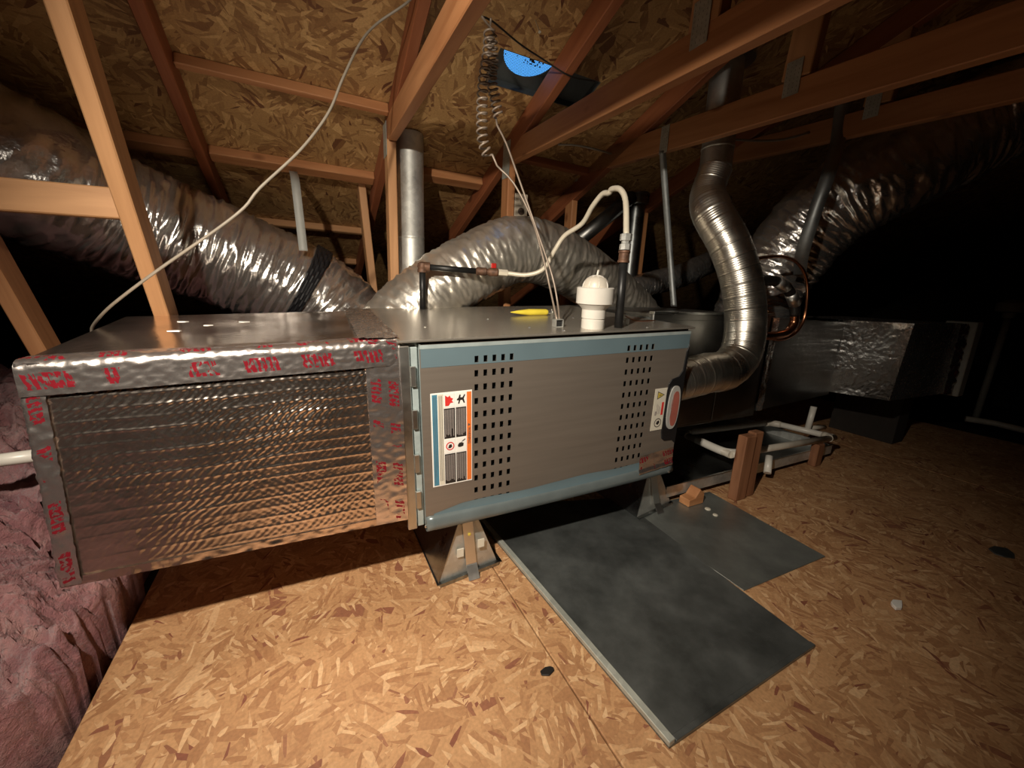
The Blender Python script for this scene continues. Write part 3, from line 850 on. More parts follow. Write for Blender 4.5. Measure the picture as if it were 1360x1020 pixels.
# scraps lying on the plenum top
for k, (x, y) in enumerate(((234, 444), (243, 431), (276, 436), (322, 431))):
    p = U(x, y, 2, zc(-.117)); r = .012
    pts = [p+Vector((math.cos(a)*r*random.uniform(.5, 1.6), math.sin(a)*r*random.uniform(.5, 1.2), 0)) for a in (0.2, 1.5, 2.6, 3.9, 5.2)]
    o = prism('foil_scrap', [v+Vector((0, 0, .006)) for v in pts], (0, 0, .002), 'label_white')  # flat white stands in for light caught by the foil
    tag(o, ['curled foil scrap nearest the viewer on the plenum top', 'tiny foil scrap behind the curled one on plenum', 'middle foil scrap on the plenum top', 'foil scrap on plenum top nearest the furnace'][k], 'scrap', 'foil scraps on the plenum')

# ------------------------------------------------------------------ flexible ducts
def flex(name, label, pts, R, mat, pitch=.035, amp=.05, wr=.07, seed=0, seg=96, step=.006, loose=1.0):
    path = catmull(pts, step)
    def rf(s, th, i):
        c_, sn = math.cos(th), math.sin(th)
        tw = s + .010*math.sin(th*2+seed) + .018*noise.noise(Vector((c_*1.2, sn*1.2, s*4+seed)))
        hel = math.sin(2*PI*(tw/pitch)+th)
        n1 = 1-abs(noise.noise(Vector((s*34, c_*1.5+seed, sn*1.5))))*2
        n2 = 1-abs(noise.noise(Vector((s*70+th*1.2, c_*3.2+seed*2, sn*3.2))))*2
        n3 = noise.noise(Vector((s*7, c_*1.1+seed, sn*1.1)))
        return R*(1+amp*.5*hel*(.6+.6*n3) + wr*(.55*n1*loose+.35*n2*loose) + .03*n3)
    v, f = sweep(path, rf, seg)
    o = mesh_obj(name, v, f, mat, None, True)
    if label: tag(o, label, 'duct')
    return o, path
fd, pth = flex('flex_duct', 'silver flex duct sloping down behind the foil plenum at left',
     [UD(-330, 100, 1.08), UD(-200, 140, 1.13), UD(0, 215, 1.25), UD(150, 283, 1.51), UD(300, 342, 1.78), UD(415, 392, 2.0), UD(470, 445, 2.12), UD(490, 540, 2.15)], .212, 'foil_duct', .04, .03, .075, 1)
# black strap band hugging the duct
i0 = min(range(len(pth)), key=lambda i: (pth[i]-UD(402, 385, 1.98)).length)
band = pth[i0-5:i0+6]
v, f = sweep(band, lambda s, t, i: .229+.006*(1 if (int(s/.011)+int(t/.13)) % 2 else 0), 48, False)
o = mesh_obj('duct_band', v, f, 'tie_band'); tag(o, 'black ribbed plastic band wrapped round the left flex duct', 'band')
o.modifiers.new('thick', 'SOLIDIFY').thickness = .004
flex('flex_duct', 'arched flex duct rising behind the furnace top',
     [(.20, 1.80, .35), U(512, 452, 1, 1.79), U(575, 390, 1, 1.77), U(635, 352, 1, 1.765), U(690, 332, 1, 1.765), U(745, 347, 1, 1.78), U(812, 393, 1, 1.84), U(855, 440, 1, 1.90), (1.95, 1.93, .35)], .145, 'foil_smooth', .05, .015, .07, 5)
flex('flex_duct', 'small crinkled flex duct behind the hanging metal strap at centre right',
     [U(838, 385, 1, 2.0), U(870, 375, 1, 2.02), U(905, 366, 1, 2.05), U(935, 352, 1, 2.1), U(985, 330, 1, 2.2)], .075, 'foil_duct', .022, .05, .10, 9, 64, .005)
flex('flex_duct', 'big dark flex duct climbing to the upper right under the truss',
     [UD(985, 480, 2.35), UD(1012, 385, 2.2), UD(1090, 288, 1.98), UD(1190, 225, 1.80), UD(1300, 168, 1.72), UD(1430, 110, 1.6), UD(1600, 60, 1.5)], .19, 'foil_duct', .05, .03, .08, 13)
flex('flex_duct', 'second dark flex duct above the upper right truss tie',
     [UD(1215, 145, 2.35), UD(1290, 110, 2.3), UD(1380, 75, 2.2), UD(1500, 40, 2.1)], .165, 'foil_duct', .05, .03, .06, 17)

# ------------------------------------------------------------------ rigid flue pipes
def pipe(name, label, a, b, r, mat, seams=(), parent=None, seg=40, seam_mat=None):
    a, b = Vector(a), Vector(b); ln = (b-a).length
    prof = [(r, 0)]
    for s in seams: prof += [(r, s-.006), (r*1.035, s-.003), (r*1.035, s+.003), (r, s+.006)]
    prof.append((r, ln))
    o = lathe(name, prof, a, b-a, mat, parent, seg)
    if label: tag(o, label, 'pipe')
    return o
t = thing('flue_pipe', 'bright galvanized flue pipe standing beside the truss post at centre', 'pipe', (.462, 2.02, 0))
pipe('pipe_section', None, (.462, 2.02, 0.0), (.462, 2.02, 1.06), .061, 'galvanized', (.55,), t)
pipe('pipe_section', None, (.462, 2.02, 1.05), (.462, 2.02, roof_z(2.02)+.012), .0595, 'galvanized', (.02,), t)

FX = 1.56
fp = U(965, 100, 0, FX); fq = U(949, 232, 0, FX)
t = thing('flue_pipe', 'right flue pipe passing up behind two truss tie beams', 'pipe', (fq.x, fq.y, fq.z))
pipe('pipe_section', None, fq, (fp.x+(fp.x-fq.x)*.4, fp.y+.004, roof_z(fp.y)+.014), .062, 'galvanized', (.10, .16), t)
pipe('storm_collar', None, (fp.x, fp.y+.004, roof_z(fp.y)-.012), (fp.x, fp.y+.004, roof_z(fp.y)), .10, 'galvanized_dark', (), t)
pts = [(fq.x, fq.y, fq.z+.02), U(940, 257, 1, fq.y-.005), U(946, 283, 1, 1.20), U(969, 326, 1, 1.12), U(985, 376, 1, 1.065), U(990, 428, 1, 1.03), U(983, 470, 1, 1.008), U(962, 492, 1, 1.0), U(936, 496, 1, .995), FP(FL_+.013, .09, .285)]
path = catmull(pts, .0028)
VLEN = sum((path[i+1]-path[i]).length for i in range(len(path)-1))
def rf(s, th, i):
    seam = 1.0 if (s % .052) < .005 else 0.0
    k = min(1, max(0, (s-.06)/.12)); e = min(1, max(0, (VLEN-s-.02)/.16))
    return (.0640+.0130*min(k, .35+.65*e))*(1+.009*math.sin(2*PI*s/.0085)+.020*seam)
v, f = sweep(path, rf, 40)
o = mesh_obj('flexible_vent', v, f, 'flex_aluminium', None, True); tag(o, 'ribbed aluminium flexible vent bending from the furnace side up to the right flue', 'pipe')

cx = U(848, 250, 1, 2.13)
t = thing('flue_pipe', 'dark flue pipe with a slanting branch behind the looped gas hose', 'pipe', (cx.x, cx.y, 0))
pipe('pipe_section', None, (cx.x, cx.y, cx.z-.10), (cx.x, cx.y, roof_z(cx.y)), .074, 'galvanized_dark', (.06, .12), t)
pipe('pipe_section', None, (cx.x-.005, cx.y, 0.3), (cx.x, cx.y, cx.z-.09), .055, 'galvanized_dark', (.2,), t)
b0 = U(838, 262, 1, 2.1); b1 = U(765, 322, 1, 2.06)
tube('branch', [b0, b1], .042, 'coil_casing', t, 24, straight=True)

# ------------------------------------------------------------------ gas line and things on the furnace top
g = thing('gas_line', 'gas line of black iron pipe and looping cream hose above the furnace', 'gas pipe', FP(.625, .05, FH))
e0 = U(561, 354, 1, 1.60)
tube('pipe', [(e0.x, e0.y, FP(.2, .66, FH).z-.005), e0], .0125, 'black_iron', g, 16, straight=True)
lathe('elbow', [(.012, -.024), (.0195, -.022), (.0195, -.012), (.0175, -.008), (.020, 0), (.0175, .012), (.008, .018)], e0, (0, 0, 1), 'rusty_iron', g, 18)
e1 = U(632, 360, 1, 1.55); e2 = U(662, 362, 1, 1.52)
tube('pipe', [e0, e1], .0115, 'black_iron', g, 16, straight=True)
lathe('elbow_collar', [(.0185, 0), (.0185, .02), (.012, .022)], e0+(e1-e0).normalized()*.008, e1-e0, 'rusty_iron', g, 18)
ln = (e2-e1).length
lathe('valve', [(.012, 0), (.016, .004), (.016, ln*.45), (.012, ln*.5), (.0135, ln*.55), (.0165, ln*.6), (.0165, ln*.95), (.011, ln)], e1, e2-e1, 'rusty_iron', g, 14)
vh = U(656, 353, 1, 1.53)
box('valve_handle', vh-Vector((.012, .006, .012)), vh+Vector((.010, .006, .010)), 'red_plastic', g, .003)
e3 = U(674, 363, 1, 1.51)
lathe('hose_nut', [(.0135, 0), (.0135, (e3-e2).length)], e2, e3-e2, 'cream_hose', g, 6, smooth=False)
rp = FP(.628, .05, FH)
hose = [e3, U(700, 365, 1, 1.46), U(722, 357, 1, 1.42), U(737, 332, 1, 1.38), U(750, 313, 1, 1.35), U(773, 297, 1, 1.28), U(787, 274, 1, 1.22), U(800, 258, 1, 1.17), U(809, 256, 1, 1.13), U(813, 251, 1, 1.11), U(824, 252, 1, 1.06), U(831, 268, 1, 1.02), U(832, 312, 1, rp.y)]
path = catmull(hose, .003)
v, f = sweep(path, lambda s, th, i: .0088*(1+.05*math.sin(2*PI*s/.006)), 14)
shape('hose', v, f, 'cream_hose', g, True)
hz = hose[-1]
pr = Vector((rp.x, rp.y, hz.z))
n1 = U(830, 345, 1, rp.y).z
lathe('union', [(.0165, 0), (.0165, .016), (.012, .018), (.0125, .024), (.0175, .026), (.0175, .044), (.0115, .046)], (hz.x, hz.y, hz.z-.042), (0, 0, 1), 'galvanized', g, 8, smooth=False)
lathe('coupling', [(.0175, 0), (.0175, .006), (.0155, .008), (.0155, .026), (.0175, .028), (.0175, .034)], (hz.x-.001, hz.y, hz.z-.078), (0, 0, 1), 'rusty_iron', g, 18)
tube('pipe', [FP(.622, .05, FH-.003), (hz.x-.001, hz.y, hz.z-.07)], .0128, 'black_iron', g, 18, straight=True)

t = thing('air_intake', 'white plastic intake cap with ribbed dome on the furnace top', 'air intake', FP(.534, .062, FH+.002), FROT)
lathe('neck', [(.0335, 0), (.0345, .003), (.0345, .026), (.0325, .0275), (.0325, .029), (.0355, .031), (.0355, .056), (.040, .062), (.051, .072)], (0, 0, 0), (0, 0, 1), 'white_pvc', t, 40, local=True)
lathe('cap_ring', [(.050, .071), (.0545, .074), (.0545, .118), (.051, .120), (.040, .120)], (0, 0, 0), (0, 0, 1), 'white_pvc', t, 40, local=True)
lathe('dome', [(.0385, .118), (.0375, .128), (.034, .138), (.027, .146), (.016, .151), (.004, .1525)], (0, 0, 0), (0, 0, 1), 'grimy_pvc', t, 36, local=True)
for k in range(4):
    a = k*PI/4+.4; d = Vector((math.cos(a), math.sin(a), 0))
    arc = [Vector((0, 0, .118))+d*(.0392*math.cos(q_))+Vector((0, 0, .0355*math.sin(q_))) for q_ in [PI*i/12 for i in range(13)]]
    tube('dome_rib', arc, .0016, 'white_pvc', t, 6, straight=True, local=True)
tube('pull_tab', [(0.001, 0, .150), (.004, 0, .168)], .003, 'white_pvc', t, 8, straight=True, local=True)

bx = FP(.444, .115, FH+.002)
t = thing('junction_block', 'little steel conduit block where two thin wires end on the furnace', 'connector', bx, FROT)
for nm, a, b in (('side', (-.013, -.012, 0), (-.0115, .012, .023)), ('side', (.0115, -.012, 0), (.013, .012, .023)), ('top', (-.013, -.012, .0215), (.013, .012, .023)), ('base', (-.013, -.012, 0), (.013, .012, .0015)), ('core', (-.0113, -.006, .0016), (.0113, .011, .0213))):
    box(nm, a, b, 'galvanized' if nm != 'core' else 'dark_inside', t, local=True)
c0 = FP(.50, .40, FH+.013)
t = thing('gas_valve', 'yellow tapered plastic wrap lying behind the white intake cap', 'fitting', c0, FROT)
lathe('yellow_cone', [(.001, -.085), (.006, -.06), (.012, -.01), (.012, .06), (.009, .068)], (0, 0, .001), (1, 0, -.02), 'yellow_film', t, 14, local=True)
lathe('nipple', [(.008, .066), (.008, .085), (.012, .087), (.012, .10), (.005, .102)], (0, 0, .001), (1, 0, -.02), 'bright_steel', t, 12, local=True)
s0 = FP(.665, .10, FH+.002)
t = thing('conduit_end', 'coiled end of flexible steel conduit beside the black gas pipe', 'conduit', s0, FROT)
lathe('coil', [(.0125, 0)]+[p for k in range(5) for p in ((.0150, .003+k*.008), (.0150, .006+k*.008), (.0125, .008+k*.008))], (0, 0, 0), (.12, 0, 1), 'galvanized', t, 20, local=True)
box('clip', (.022, -.006, 0), (.036, -.004, .02), 'galvanized', t, .0005, local=True)
box('clip', (.022, -.006, .018), (.036, .012, .020), 'galvanized', t, .0005, local=True)
tube('wire', [(.0, .0, .04), (.01, .02, .052), (.05, .05, .03), (.12, .06, .004), (.20, .05, .003)], .002, 'copper', t, 6, .01, local=True)

# ------------------------------------------------------------------ cables
def cable(name, label, pts, r, mat, step=.02):
    return tag(tube(name, pts, r, mat, None, 8, step), label, 'cable')
cable('cable', 'white cable swooping from the rafters down to the foil plenum',
      [roof_hit(560, -22)+Vector((0, -.03, -.02)), U(540, 4, 1, 1.38), U(500, 32, 1, 1.42), U(478, 58, 1, 1.40), U(455, 105, 1, 1.36), U(436, 150, 1, 1.33), U(400, 198, 1, 1.30), U(345, 250, 1, 1.28), U(325, 275, 1, 1.28), U(290, 303, 1, 1.28), U(215, 355, 1, 1.29), U(165, 392, 1, 1.32), U(138, 415, 1, 1.36), U(122, 436, 1, 1.42), U(124, 450, 1, 1.44)], .0036, 'cable_white', .015)
def helix(name, label, core, R, pitch, r, mat, tail_a=(), tail_b=()):
    path = catmull(core, .004); pts = []; s = 0
    n = path[0].orthogonal().normalized()
    nrm = Vector((1, 0, 0))
    for i, p in enumerate(path):
        tt = (path[min(i+1, len(path)-1)]-path[max(i-1, 0)]).normalized()
        nrm = (nrm-tt*nrm.dot(tt)).normalized(); bn = tt.cross(nrm)
        seglen = (path[min(i+1, len(path)-1)]-p).length
        for k in range(4):
            ss = s+seglen*k/4; a = 2*PI*ss/pitch
            rr = R*(1+.15*noise.noise(Vector((ss*9, 2, 1))))
            pts.append(p+tt*(seglen*k/4)+(nrm*math.cos(a)+bn*math.sin(a))*rr)
        s += seglen
    allp = list(catmull(list(tail_a)+[pts[0]], .02))[:-1] + pts[::1] + (list(catmull([pts[-1]]+list(tail_b), .02))[1:] if tail_b else []) if tail_a else pts + (list(catmull([pts[-1]]+list(tail_b), .02))[1:] if tail_b else [])
    v, f = sweep(allp, lambda s_, th, i: r, 6)
    return tag(mesh_obj(name, v, f, mat, None, True), label, 'cable', 'coiled cords hanging from the rafters')
YC = 1.30
tipb = bx + Vector((0, 0, .02))
helix('coiled_cord', 'longer coiled cord hanging at left, its wire dropping to the furnace',
      [U(650, 40, 1, YC), U(648, 70, 1, YC), U(642, 110, 1, YC), U(640, 150, 1, YC), U(641, 185, 1, YC), U(648, 208, 1, YC)], .0155, .0205, .0032, 'thermostat_wire',
      (U(640, 22, 1, YC-.02), U(646, 30, 1, YC)), (U(660, 220, 1, YC), U(682, 243, 1, 1.27), U(706, 290, 1, 1.22), U(722, 345, 1, 1.15), U(731, 385, 1, 1.11), tipb+Vector((-.004, 0, 0))))
helix('coiled_cord', 'shorter coiled cord hanging on the right of the pair',
      [U(653, 48, 1, YC+.03), U(655, 80, 1, YC+.03), U(653, 105, 1, YC+.03), U(657, 130, 1, YC+.03), U(662, 155, 1, YC+.03)], .0150, .0160, .0032, 'thermostat_wire',
      (U(652, 24, 1, YC), U(651, 36, 1, YC+.02)), (U(660, 166, 1, YC+.03), U(672, 190, 1, 1.30), U(690, 240, 1, 1.25), U(711, 300, 1, 1.20), U(733, 365, 1, 1.13), U(741, 405, 1, 1.10), tipb+Vector((.005, 0, 0))))
cable('cable', 'thin black cable slanting from the coiled cords past the roof vent',
      [U(640, 22, 1, YC+.01), U(655, 29, 1, YC+.03), U(690, 58, 1, 1.40), U(720, 78, 1, 1.44), U(757, 101, 1, 1.42), U(790, 108, 1, 1.44)], .0028, 'cable_black')
cable('cable', 'short white cable between the middle tie beams',
      [U(741, 192, 1, 1.75), U(765, 193, 1, 1.7), U(790, 198, 1, 1.62), U(812, 204, 0, 1.41)], .0045, 'cable_white')
cable('cable', 'pale cable stretched behind the right flue pipe',
      [U(940, 180, 0, 1.68), U(985, 186, 0, 1.78), U(1035, 186, 0, 1.9), U(1075, 176, 0, 2.0)], .005, 'cable_white')
# metal straps
def ribbon(name, label, pts, w, wd, mat, th=.0015, step=.01):
    path = catmull(pts, step); wd = Vector(wd).normalized(); vs, fs = [], []
    for p in path: vs += [p-wd*w/2, p+wd*w/2]
    for i in range(len(path)-1): fs.append((2*i, 2*i+1, 2*i+3, 2*i+2))
    o = mesh_obj(name, vs, fs, mat, None, True); o.modifiers.new('thick', 'SOLIDIFY').thickness = th
    return tag(o, label, 'strap')
cs = Vector((1.62, 1.30, zc(-.05)))
ribbon('hanger_strap', 'thin steel hanger strap dropping onto the coil cabinet', [U(880, 200, 0, 1.425), U(884, 260, 0, 1.48), U(890, 340, 0, 1.56), U(895, 407, 0, 1.60)], .028, (.62, -.78, 0), 'strap_steel')
ribbon('hanger_strap', 'wide dark strap slung under the big right flex duct', [U(1120, 128, 0, 1.995), U(1112, 190, 0, 1.99), UD(1100, 232, 1.60), UD(1083, 280, 1.63), UD(1066, 335, 1.70), UD(1062, 365, 1.85)], .05, (.47, -.88, 0), 'strap_steel')
ribbon('hanger_strap', 'pale grey strap hanging from a purlin to the left flex duct', [roof_hit(389, 222)+Vector((0, -.05, -.03)), U(392, 240, 1, 2.10), U(398, 290, 1, 2.06), U(403, 333, 1, 2.03)], .034, (1, 0, 0), 'grey_strap')
# outlet on the truss post
oc = U(692, 274, 1, 1.86)
t = thing('electrical_outlet', 'grimy duplex outlet fixed beside the truss post behind the arched duct', 'outlet', (oc.x, 1.862, oc.z))
box('junction_box', (oc.x-.032, 1.865, oc.z-.052), (oc.x+.028, 1.91, oc.z+.052), 'galvanized_dark', t, .002)
box('cover_plate', (oc.x-.035, 1.858, oc.z-.057), (oc.x+.035, 1.8645, oc.z+.057), 'outlet_plastic', t, .002)
for dz, mm in ((.024, 'outlet_plastic'), (-.024, 'socket_dark')):
    sk = lathe('socket', [(.017, 0), (.017, .003), (.015, .004)], (oc.x, 1.8575, oc.z+dz), (0, -1, 0), mm, t, 18)
    for dx in (-.006, .006): 
        o = box('slot', (oc.x+dx-.001, 1.8528, oc.z+dz-.004), (oc.x+dx+.001, 1.8534, oc.z+dz+.005), 'dark_inside', t)
nl = roof_hit(711, 27)
t = thing('nail', 'bright nail poking down through the roof deck near the vent', 'nail', nl)
lathe('shank', [(.0018, 0), (.0018, .05)], nl+UPN*.0, -UPN+Vector((0.1, -.2, 0)), 'bright_steel', t, 6)
lathe('head', [(.005, 0), (.005, .002)], nl+(-UPN+Vector((.1, -.2, 0))).normalized()*.05, -UPN, 'label_cream', t, 8)

# ------------------------------------------------------------------ coil cabinet and ducts on the right
CY = 1.125
cc = thing('coil_cabinet', 'dark steel evaporator coil cabinet joined to the furnace right end', 'cabinet', (1.54, CY, 0.3))
box('casing', (1.175, CY, zc(-.55)), (1.93, 1.76, zc(-.058)), 'coil_casing', cc, .003)
box('access_panel', (1.19, CY-.004, zc(-.535)), (1.60, CY-.0005, zc(-.085)), 'coil_casing', cc, .0015)
box('access_panel', (1.61, CY-.004, zc(-.535)), (1.915, CY-.0005, zc(-.085)), 'coil_casing', cc, .0015)
box('top_flange', (1.17, CY-.008, zc(-.062)), (1.935, CY+.02, zc(-.052)), 'galvanized_dark', cc, .001)
box('neck', (1.138, CY+.02, zc(-.54)), (1.176, 1.70, zc(-.075)), 'galvanized_dark', cc, .001)
rc = thing('return_box', 'long dark duct box between the coil cabinet and bubble-foil box', 'duct box', (2.25, CY, .3))
foil_pl = pl
pl = rc
A, B, C_, D = Vector((1.94, CY, zc(-.525))), Vector((2.60, CY, zc(-.495))), Vector((2.60, CY, zc(-.09))), Vector((1.94, CY, zc(-.07)))
foil_face('front_panel', A, B, C_, D, Vector((0, -1, 0)), 80, 60, .0005, .02, .002, 31, 'coil_casing')
Yb = Vector((0, .6, 0))
shape('body', [A, B, C_, D, A+Yb, B+Yb, C_+Yb, D+Yb], [(3, 2, 6, 7), (0, 4, 5, 1), (0, 3, 7, 4), (1, 5, 6, 2), (4, 7, 6, 5)], 'coil_casing', rc)
tape_strip('corner_tape', lambda a, b: D.lerp(A, a)+Vector((-.008+.05*b, -.004, 0)), 6, 40, 'foil', rc, .003, None, 41, (0, -1, 0), local=False)
bf = thing('duct_box', 'bubble-foil wrapped duct box with red taped seam at far right', 'duct box', (3.0, .86, .35))
pl = bf
g0, g1 = Vector((2.60, 1.14, zc(-.48))), Vector((2.60, .862, zc(-.462)))
g2, g3 = Vector((2.60, .846, zc(-.072))), Vector((2.60, 1.14, zc(-.079)))
h1, h2 = Vector((3.34, .85, zc(-.475))), Vector((3.30, .85, zc(-.072)))
foil_face('side_panel', g0, g1, g2, g3, Vector((-1, 0, 0)), 90, 90, .0012, .0, .012, 51, 'bubble_foil')
foil_face('front_panel', g1, h1, h2, g2, Vector((0, -1, 0)), 110, 70, .0010, .024, .006, 57, 'foil')
dy = Vector((0, .6, 0))
shape('body', [g1, h1, h2, g2, g0+Vector((0, .3, 0)), h1+dy, h2+dy, g3+Vector((0, .3, 0))], [(3, 2, 6, 7), (0, 4, 5, 1), (1, 5, 6, 2), (4, 7, 6, 5)], 'foil', bf)
tape_strip('seam_tape', lambda a, b: h1.lerp(h2, a)+Vector((-.16+.13*b, -.012, 0)), 8, 50, 'printed_tape', bf, .008, (.4, 1), 61, (0, -1, 0), local=False)
hexa('end_frame', [h1+Vector((.02, -.03, -.02)), h1+Vector((.10, -.03, -.02)), h1+Vector((.10, .10, -.02)), h1+Vector((.02, .10, -.02)), h2+Vector((.03, -.03, .01)), h2+Vector((.12, -.03, .01)), h2+Vector((.12, .10, .01)), h2+Vector((.03, .10, .01))], 'panel_grey', bf, .004)
box('stand', (3.22, 1.0, 0), (3.36, 1.35, zc(-.485)), 'dark_lining', bf, .002)  # shade around the stand is painted into its near-black colour
pl = foil_pl

# copper line loop
t = thing('refrigerant_lines', 'copper refrigerant tubes looping beside the big dark duct', 'pipe', U(1045, 455, 1, 1.075))
YL = 1.075
tube('thin_line', [U(985, 352, 1, YL), U(1010, 343, 1, YL), U(1040, 341, 1, YL), U(1062, 352, 1, YL), U(1072, 378, 1, YL), U(1070, 415, 1, YL), U(1060, 438, 1, YL), U(1042, 450, 1, YL), U(1022, 450, 1, YL)], .0075, 'copper', t, 12)
tube('suction_line', [U(985, 372, 1, YL), U(1018, 372, 1, YL), U(1040, 378, 1, YL), U(1054, 398, 1, YL), U(1056, 418, 1, YL)], .022, 'cable_black', t, 16)
tube('suction_elbow', [U(1056, 416, 1, YL), U(1054, 430, 1, YL), U(1044, 442, 1, YL), U(1025, 446, 1, YL), U(1010, 446, 1, YL)], .019, 'copper', t, 16)
for a, b in (((1031, 373), (1044, 382)), ((1050, 389), (1056, 404))):
    tube('foil_wrap', [U(*a, 1, YL), U(*b, 1, YL)], .025, 'bright_steel', t, 16, straight=True)

# ------------------------------------------------------------------ on the floor
def stand(label, x0, x1, xa0, xa1, y0, y1, top, skew=0.0):
    t = thing('support_stand', label, 'stand', ((x0+x1)/2, y0, 0), group='sheet metal stands under the furnace')
    d = Vector((0, skew, 0))
    prism('end_plate', [Vector((x0, y0, .004)), Vector((x1, y0, .004))+d, Vector((xa1, y0+.012, top))+d*.5, Vector((xa0, y0+.012, top))+d*.5], (0, .0015, 0), 'galvanized', t)
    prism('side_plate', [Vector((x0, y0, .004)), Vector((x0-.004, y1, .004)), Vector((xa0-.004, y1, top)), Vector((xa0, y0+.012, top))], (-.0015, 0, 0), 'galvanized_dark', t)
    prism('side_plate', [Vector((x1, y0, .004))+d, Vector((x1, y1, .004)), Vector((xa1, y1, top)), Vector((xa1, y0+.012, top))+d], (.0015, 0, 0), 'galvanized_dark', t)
    box('foot_flange', (x0-.006, y0-.004, 0), (x0+.022, y1, .003), 'galvanized_dark', t)
    box('foot_flange', (x1-.01, y0-.004+skew, 0), (x1+.016, y1, .003), 'galvanized_dark', t)
    prism('front_flange', [Vector((x0, y0-.014, 0)), Vector((x1, y0-.014, 0))+d, Vector((x1, y0-.014, .012))+d, Vector((x0, y0-.014, .012))], (0, .012, 0), 'galvanized_dark', t)
    xm = (x0+x1)/2+.004; xt = (xa0+xa1)/2-.004; dm = d*.5
    prism('brace_strip', [Vector((xm-.016, y0-.008, .03))+dm, Vector((xm+.016, y0-.008, .03))+dm, Vector((xt+.016, y0+.006, top))+dm, Vector((xt-.016, y0+.006, top))+dm], (0, .0015, 0), 'bright_steel', t)
    prism('foot_clip', [Vector((xm-.017, y0-.034, .002))+dm, Vector((xm+.017, y0-.034, .002))+dm, Vector((xm+.017, y0-.010, .036))+dm, Vector((xm-.017, y0-.010, .036))+dm], (0, .002, .0015), 'bright_steel', t)
    return t, xm
a = U(583, 777, 2, 0); b = U(660, 747, 2, 0)
tp = FP(.12, .04, -.012).z - .004
st, xm = stand('sheet metal stand under the furnace left end, beside the shadowed plenum', a.x, b.x, a.x+.07, a.x+.115, a.y, 1.52, tp, b.y-a.y)
for dx, z in ((-.035, .085), (.03, .10)): box('sticker', (xm+dx-.011, a.y+.002, z-.013), (xm+dx+.009, a.y+.006, z+.013), 'label_cream', st)
lathe('screw', [(.005, 0), (.005, .002), (.002, .003)], (xm-.006, a.y-.001+.012, .135), (0, -1, 0), 'label_yellow', st, 8)
a = U(845, 690, 2, 0); b = U(890, 668, 2, 0)
stand('sheet metal stand under the furnace right end, on the loose panels', a.x, b.x, a.x+.055, a.x+.095, a.y, 1.52, FP(.80, .04, -.012).z - .004, b.y-a.y)

def sheet(name, label, pts, th, mat, lips):
    t = thing(name, label, 'metal sheet', sum((Vector(p) for p in pts), Vector())/len(pts))
    prism('plate', pts, (0, 0, th), mat, t, bev=.0008)
    for a, b, w, h, mm in lips:
        a, b = Vector(a), Vector(b); d = (b-a).normalized(); n = Vector((-d.y, d.x, 0))
        prism('lip', [a, b, b+n*w, a+n*w], (0, 0, h), mm, t, bev=.001)
    return t
s1 = [U(660, 722, 2, 0), U(888, 996, 2, 0), U(1082, 861, 2, 0), U(848, 684, 2, 0)]
s1[0] = s1[0]+(s1[0]-s1[1])*.35; s1[3] = s1[3]+(s1[3]-s1[2])*.20
s1 = [Vector((p.x, p.y, .002)) for p in s1]
sheet('sheet_metal_panel', 'large dark sheet metal panel with folded bright edge on the floor', s1, .006, 'sheet_steel',
      [(s1[0], s1[1], .016, .016, 'gusset'), (s1[1]+Vector((.02, 0, 0)), s1[2], .012, .009, 'sheet_steel')])
s2 = [U(985, 787, 2, 0), U(1096, 740, 2, 0), U(938, 655, 2, 0)]
s2 = [Vector((s2[0].x+.01, s2[0].y, .001)), Vector((s2[1].x, s2[1].y, .001)), Vector((s2[2].x+.02, s2[2].y, .001)), Vector((s2[0].x-.0, s2[2].y+.03, .001))]
sheet('sheet_metal_panel', 'smaller grey metal sheet behind the large dark panel', s2, .003, 'sheet_grey', [])
for k, (x, y, r) in enumerate(((940, 676, .012), (950, 684, .010))):
    p = U(x, y, 2, .0045)
    tag(lathe('foam_drop', [(r, 0), (r*.9, .0025), (r*.4, .004)], p, (0, 0, 1), 'label_cream', None, 12), ['pale glue drop nearer the furnace on small metal sheet', 'pale glue drop nearer the viewer on small metal sheet'][k], 'glue drop', 'glue drops on the metal sheet')

# drain pan with the PVC drain frame on it
dp = thing('drain_pan', 'shallow galvanized drain pan under the coil cabinet', 'pan', (1.8, 1.3, .02))
x0, x1, y0, y1, z0, z1 = 1.265, 2.55, 1.03, 1.72, .030, .082
box('pan_floor', (x0, y0, z0), (x1, y1, z0+.002), 'galvanized_dark', dp)
for nm, a, b in (('pan_wall', (x0, y0, z0), (x1, y0+.002, z1)), ('pan_wall', (x0, y1-.002, z0), (x1, y1, z1)), ('pan_wall', (x0, y0, z0), (x0+.002, y1, z1)), ('pan_wall', (x1-.002, y0, z0), (x1, y1, z1))):
    box(nm, a, b, 'galvanized', dp)
for nm, a, b in (('pan_rim', (x0-.003, y0-.003, z1-.002), (x1+.003, y0+.006, z1+.002)), ('pan_rim', (x0-.003, y0, z1-.002), (x0+.006, y1, z1+.002))): box(nm, a, b, 'flange_steel', dp, .001)
for k, (xx, yy) in enumerate(((1.30, 1.10), (1.9, 1.10), (2.5, 1.10))):
    o = box('pan_block', (xx, yy, 0.0005), (xx+.09, yy+.05, z0-.0005), 'old_wood', None, .002)
    tag(o, ['short wood shim under the drain pan beside the metal stand', 'wood shim under the drain pan middle', 'wood shim under the drain pan right front'][k], 'wood block', 'shims under the drain pan')
ZP = CAM_H-.70
A, B, C_, D = U(970, 604, 2, ZP), U(1108, 581, 2, ZP), U(1024, 561, 2, ZP), U(905, 575, 2, ZP)
pf = thing('drain_pipe', 'white PVC drain pipe bent round the drain pan edge', 'pipe', A)
def leg(nm, a, b, mm='grimy_pvc', r=.0165): return tube(nm, [a, b], r, mm, pf, 16, straight=True)
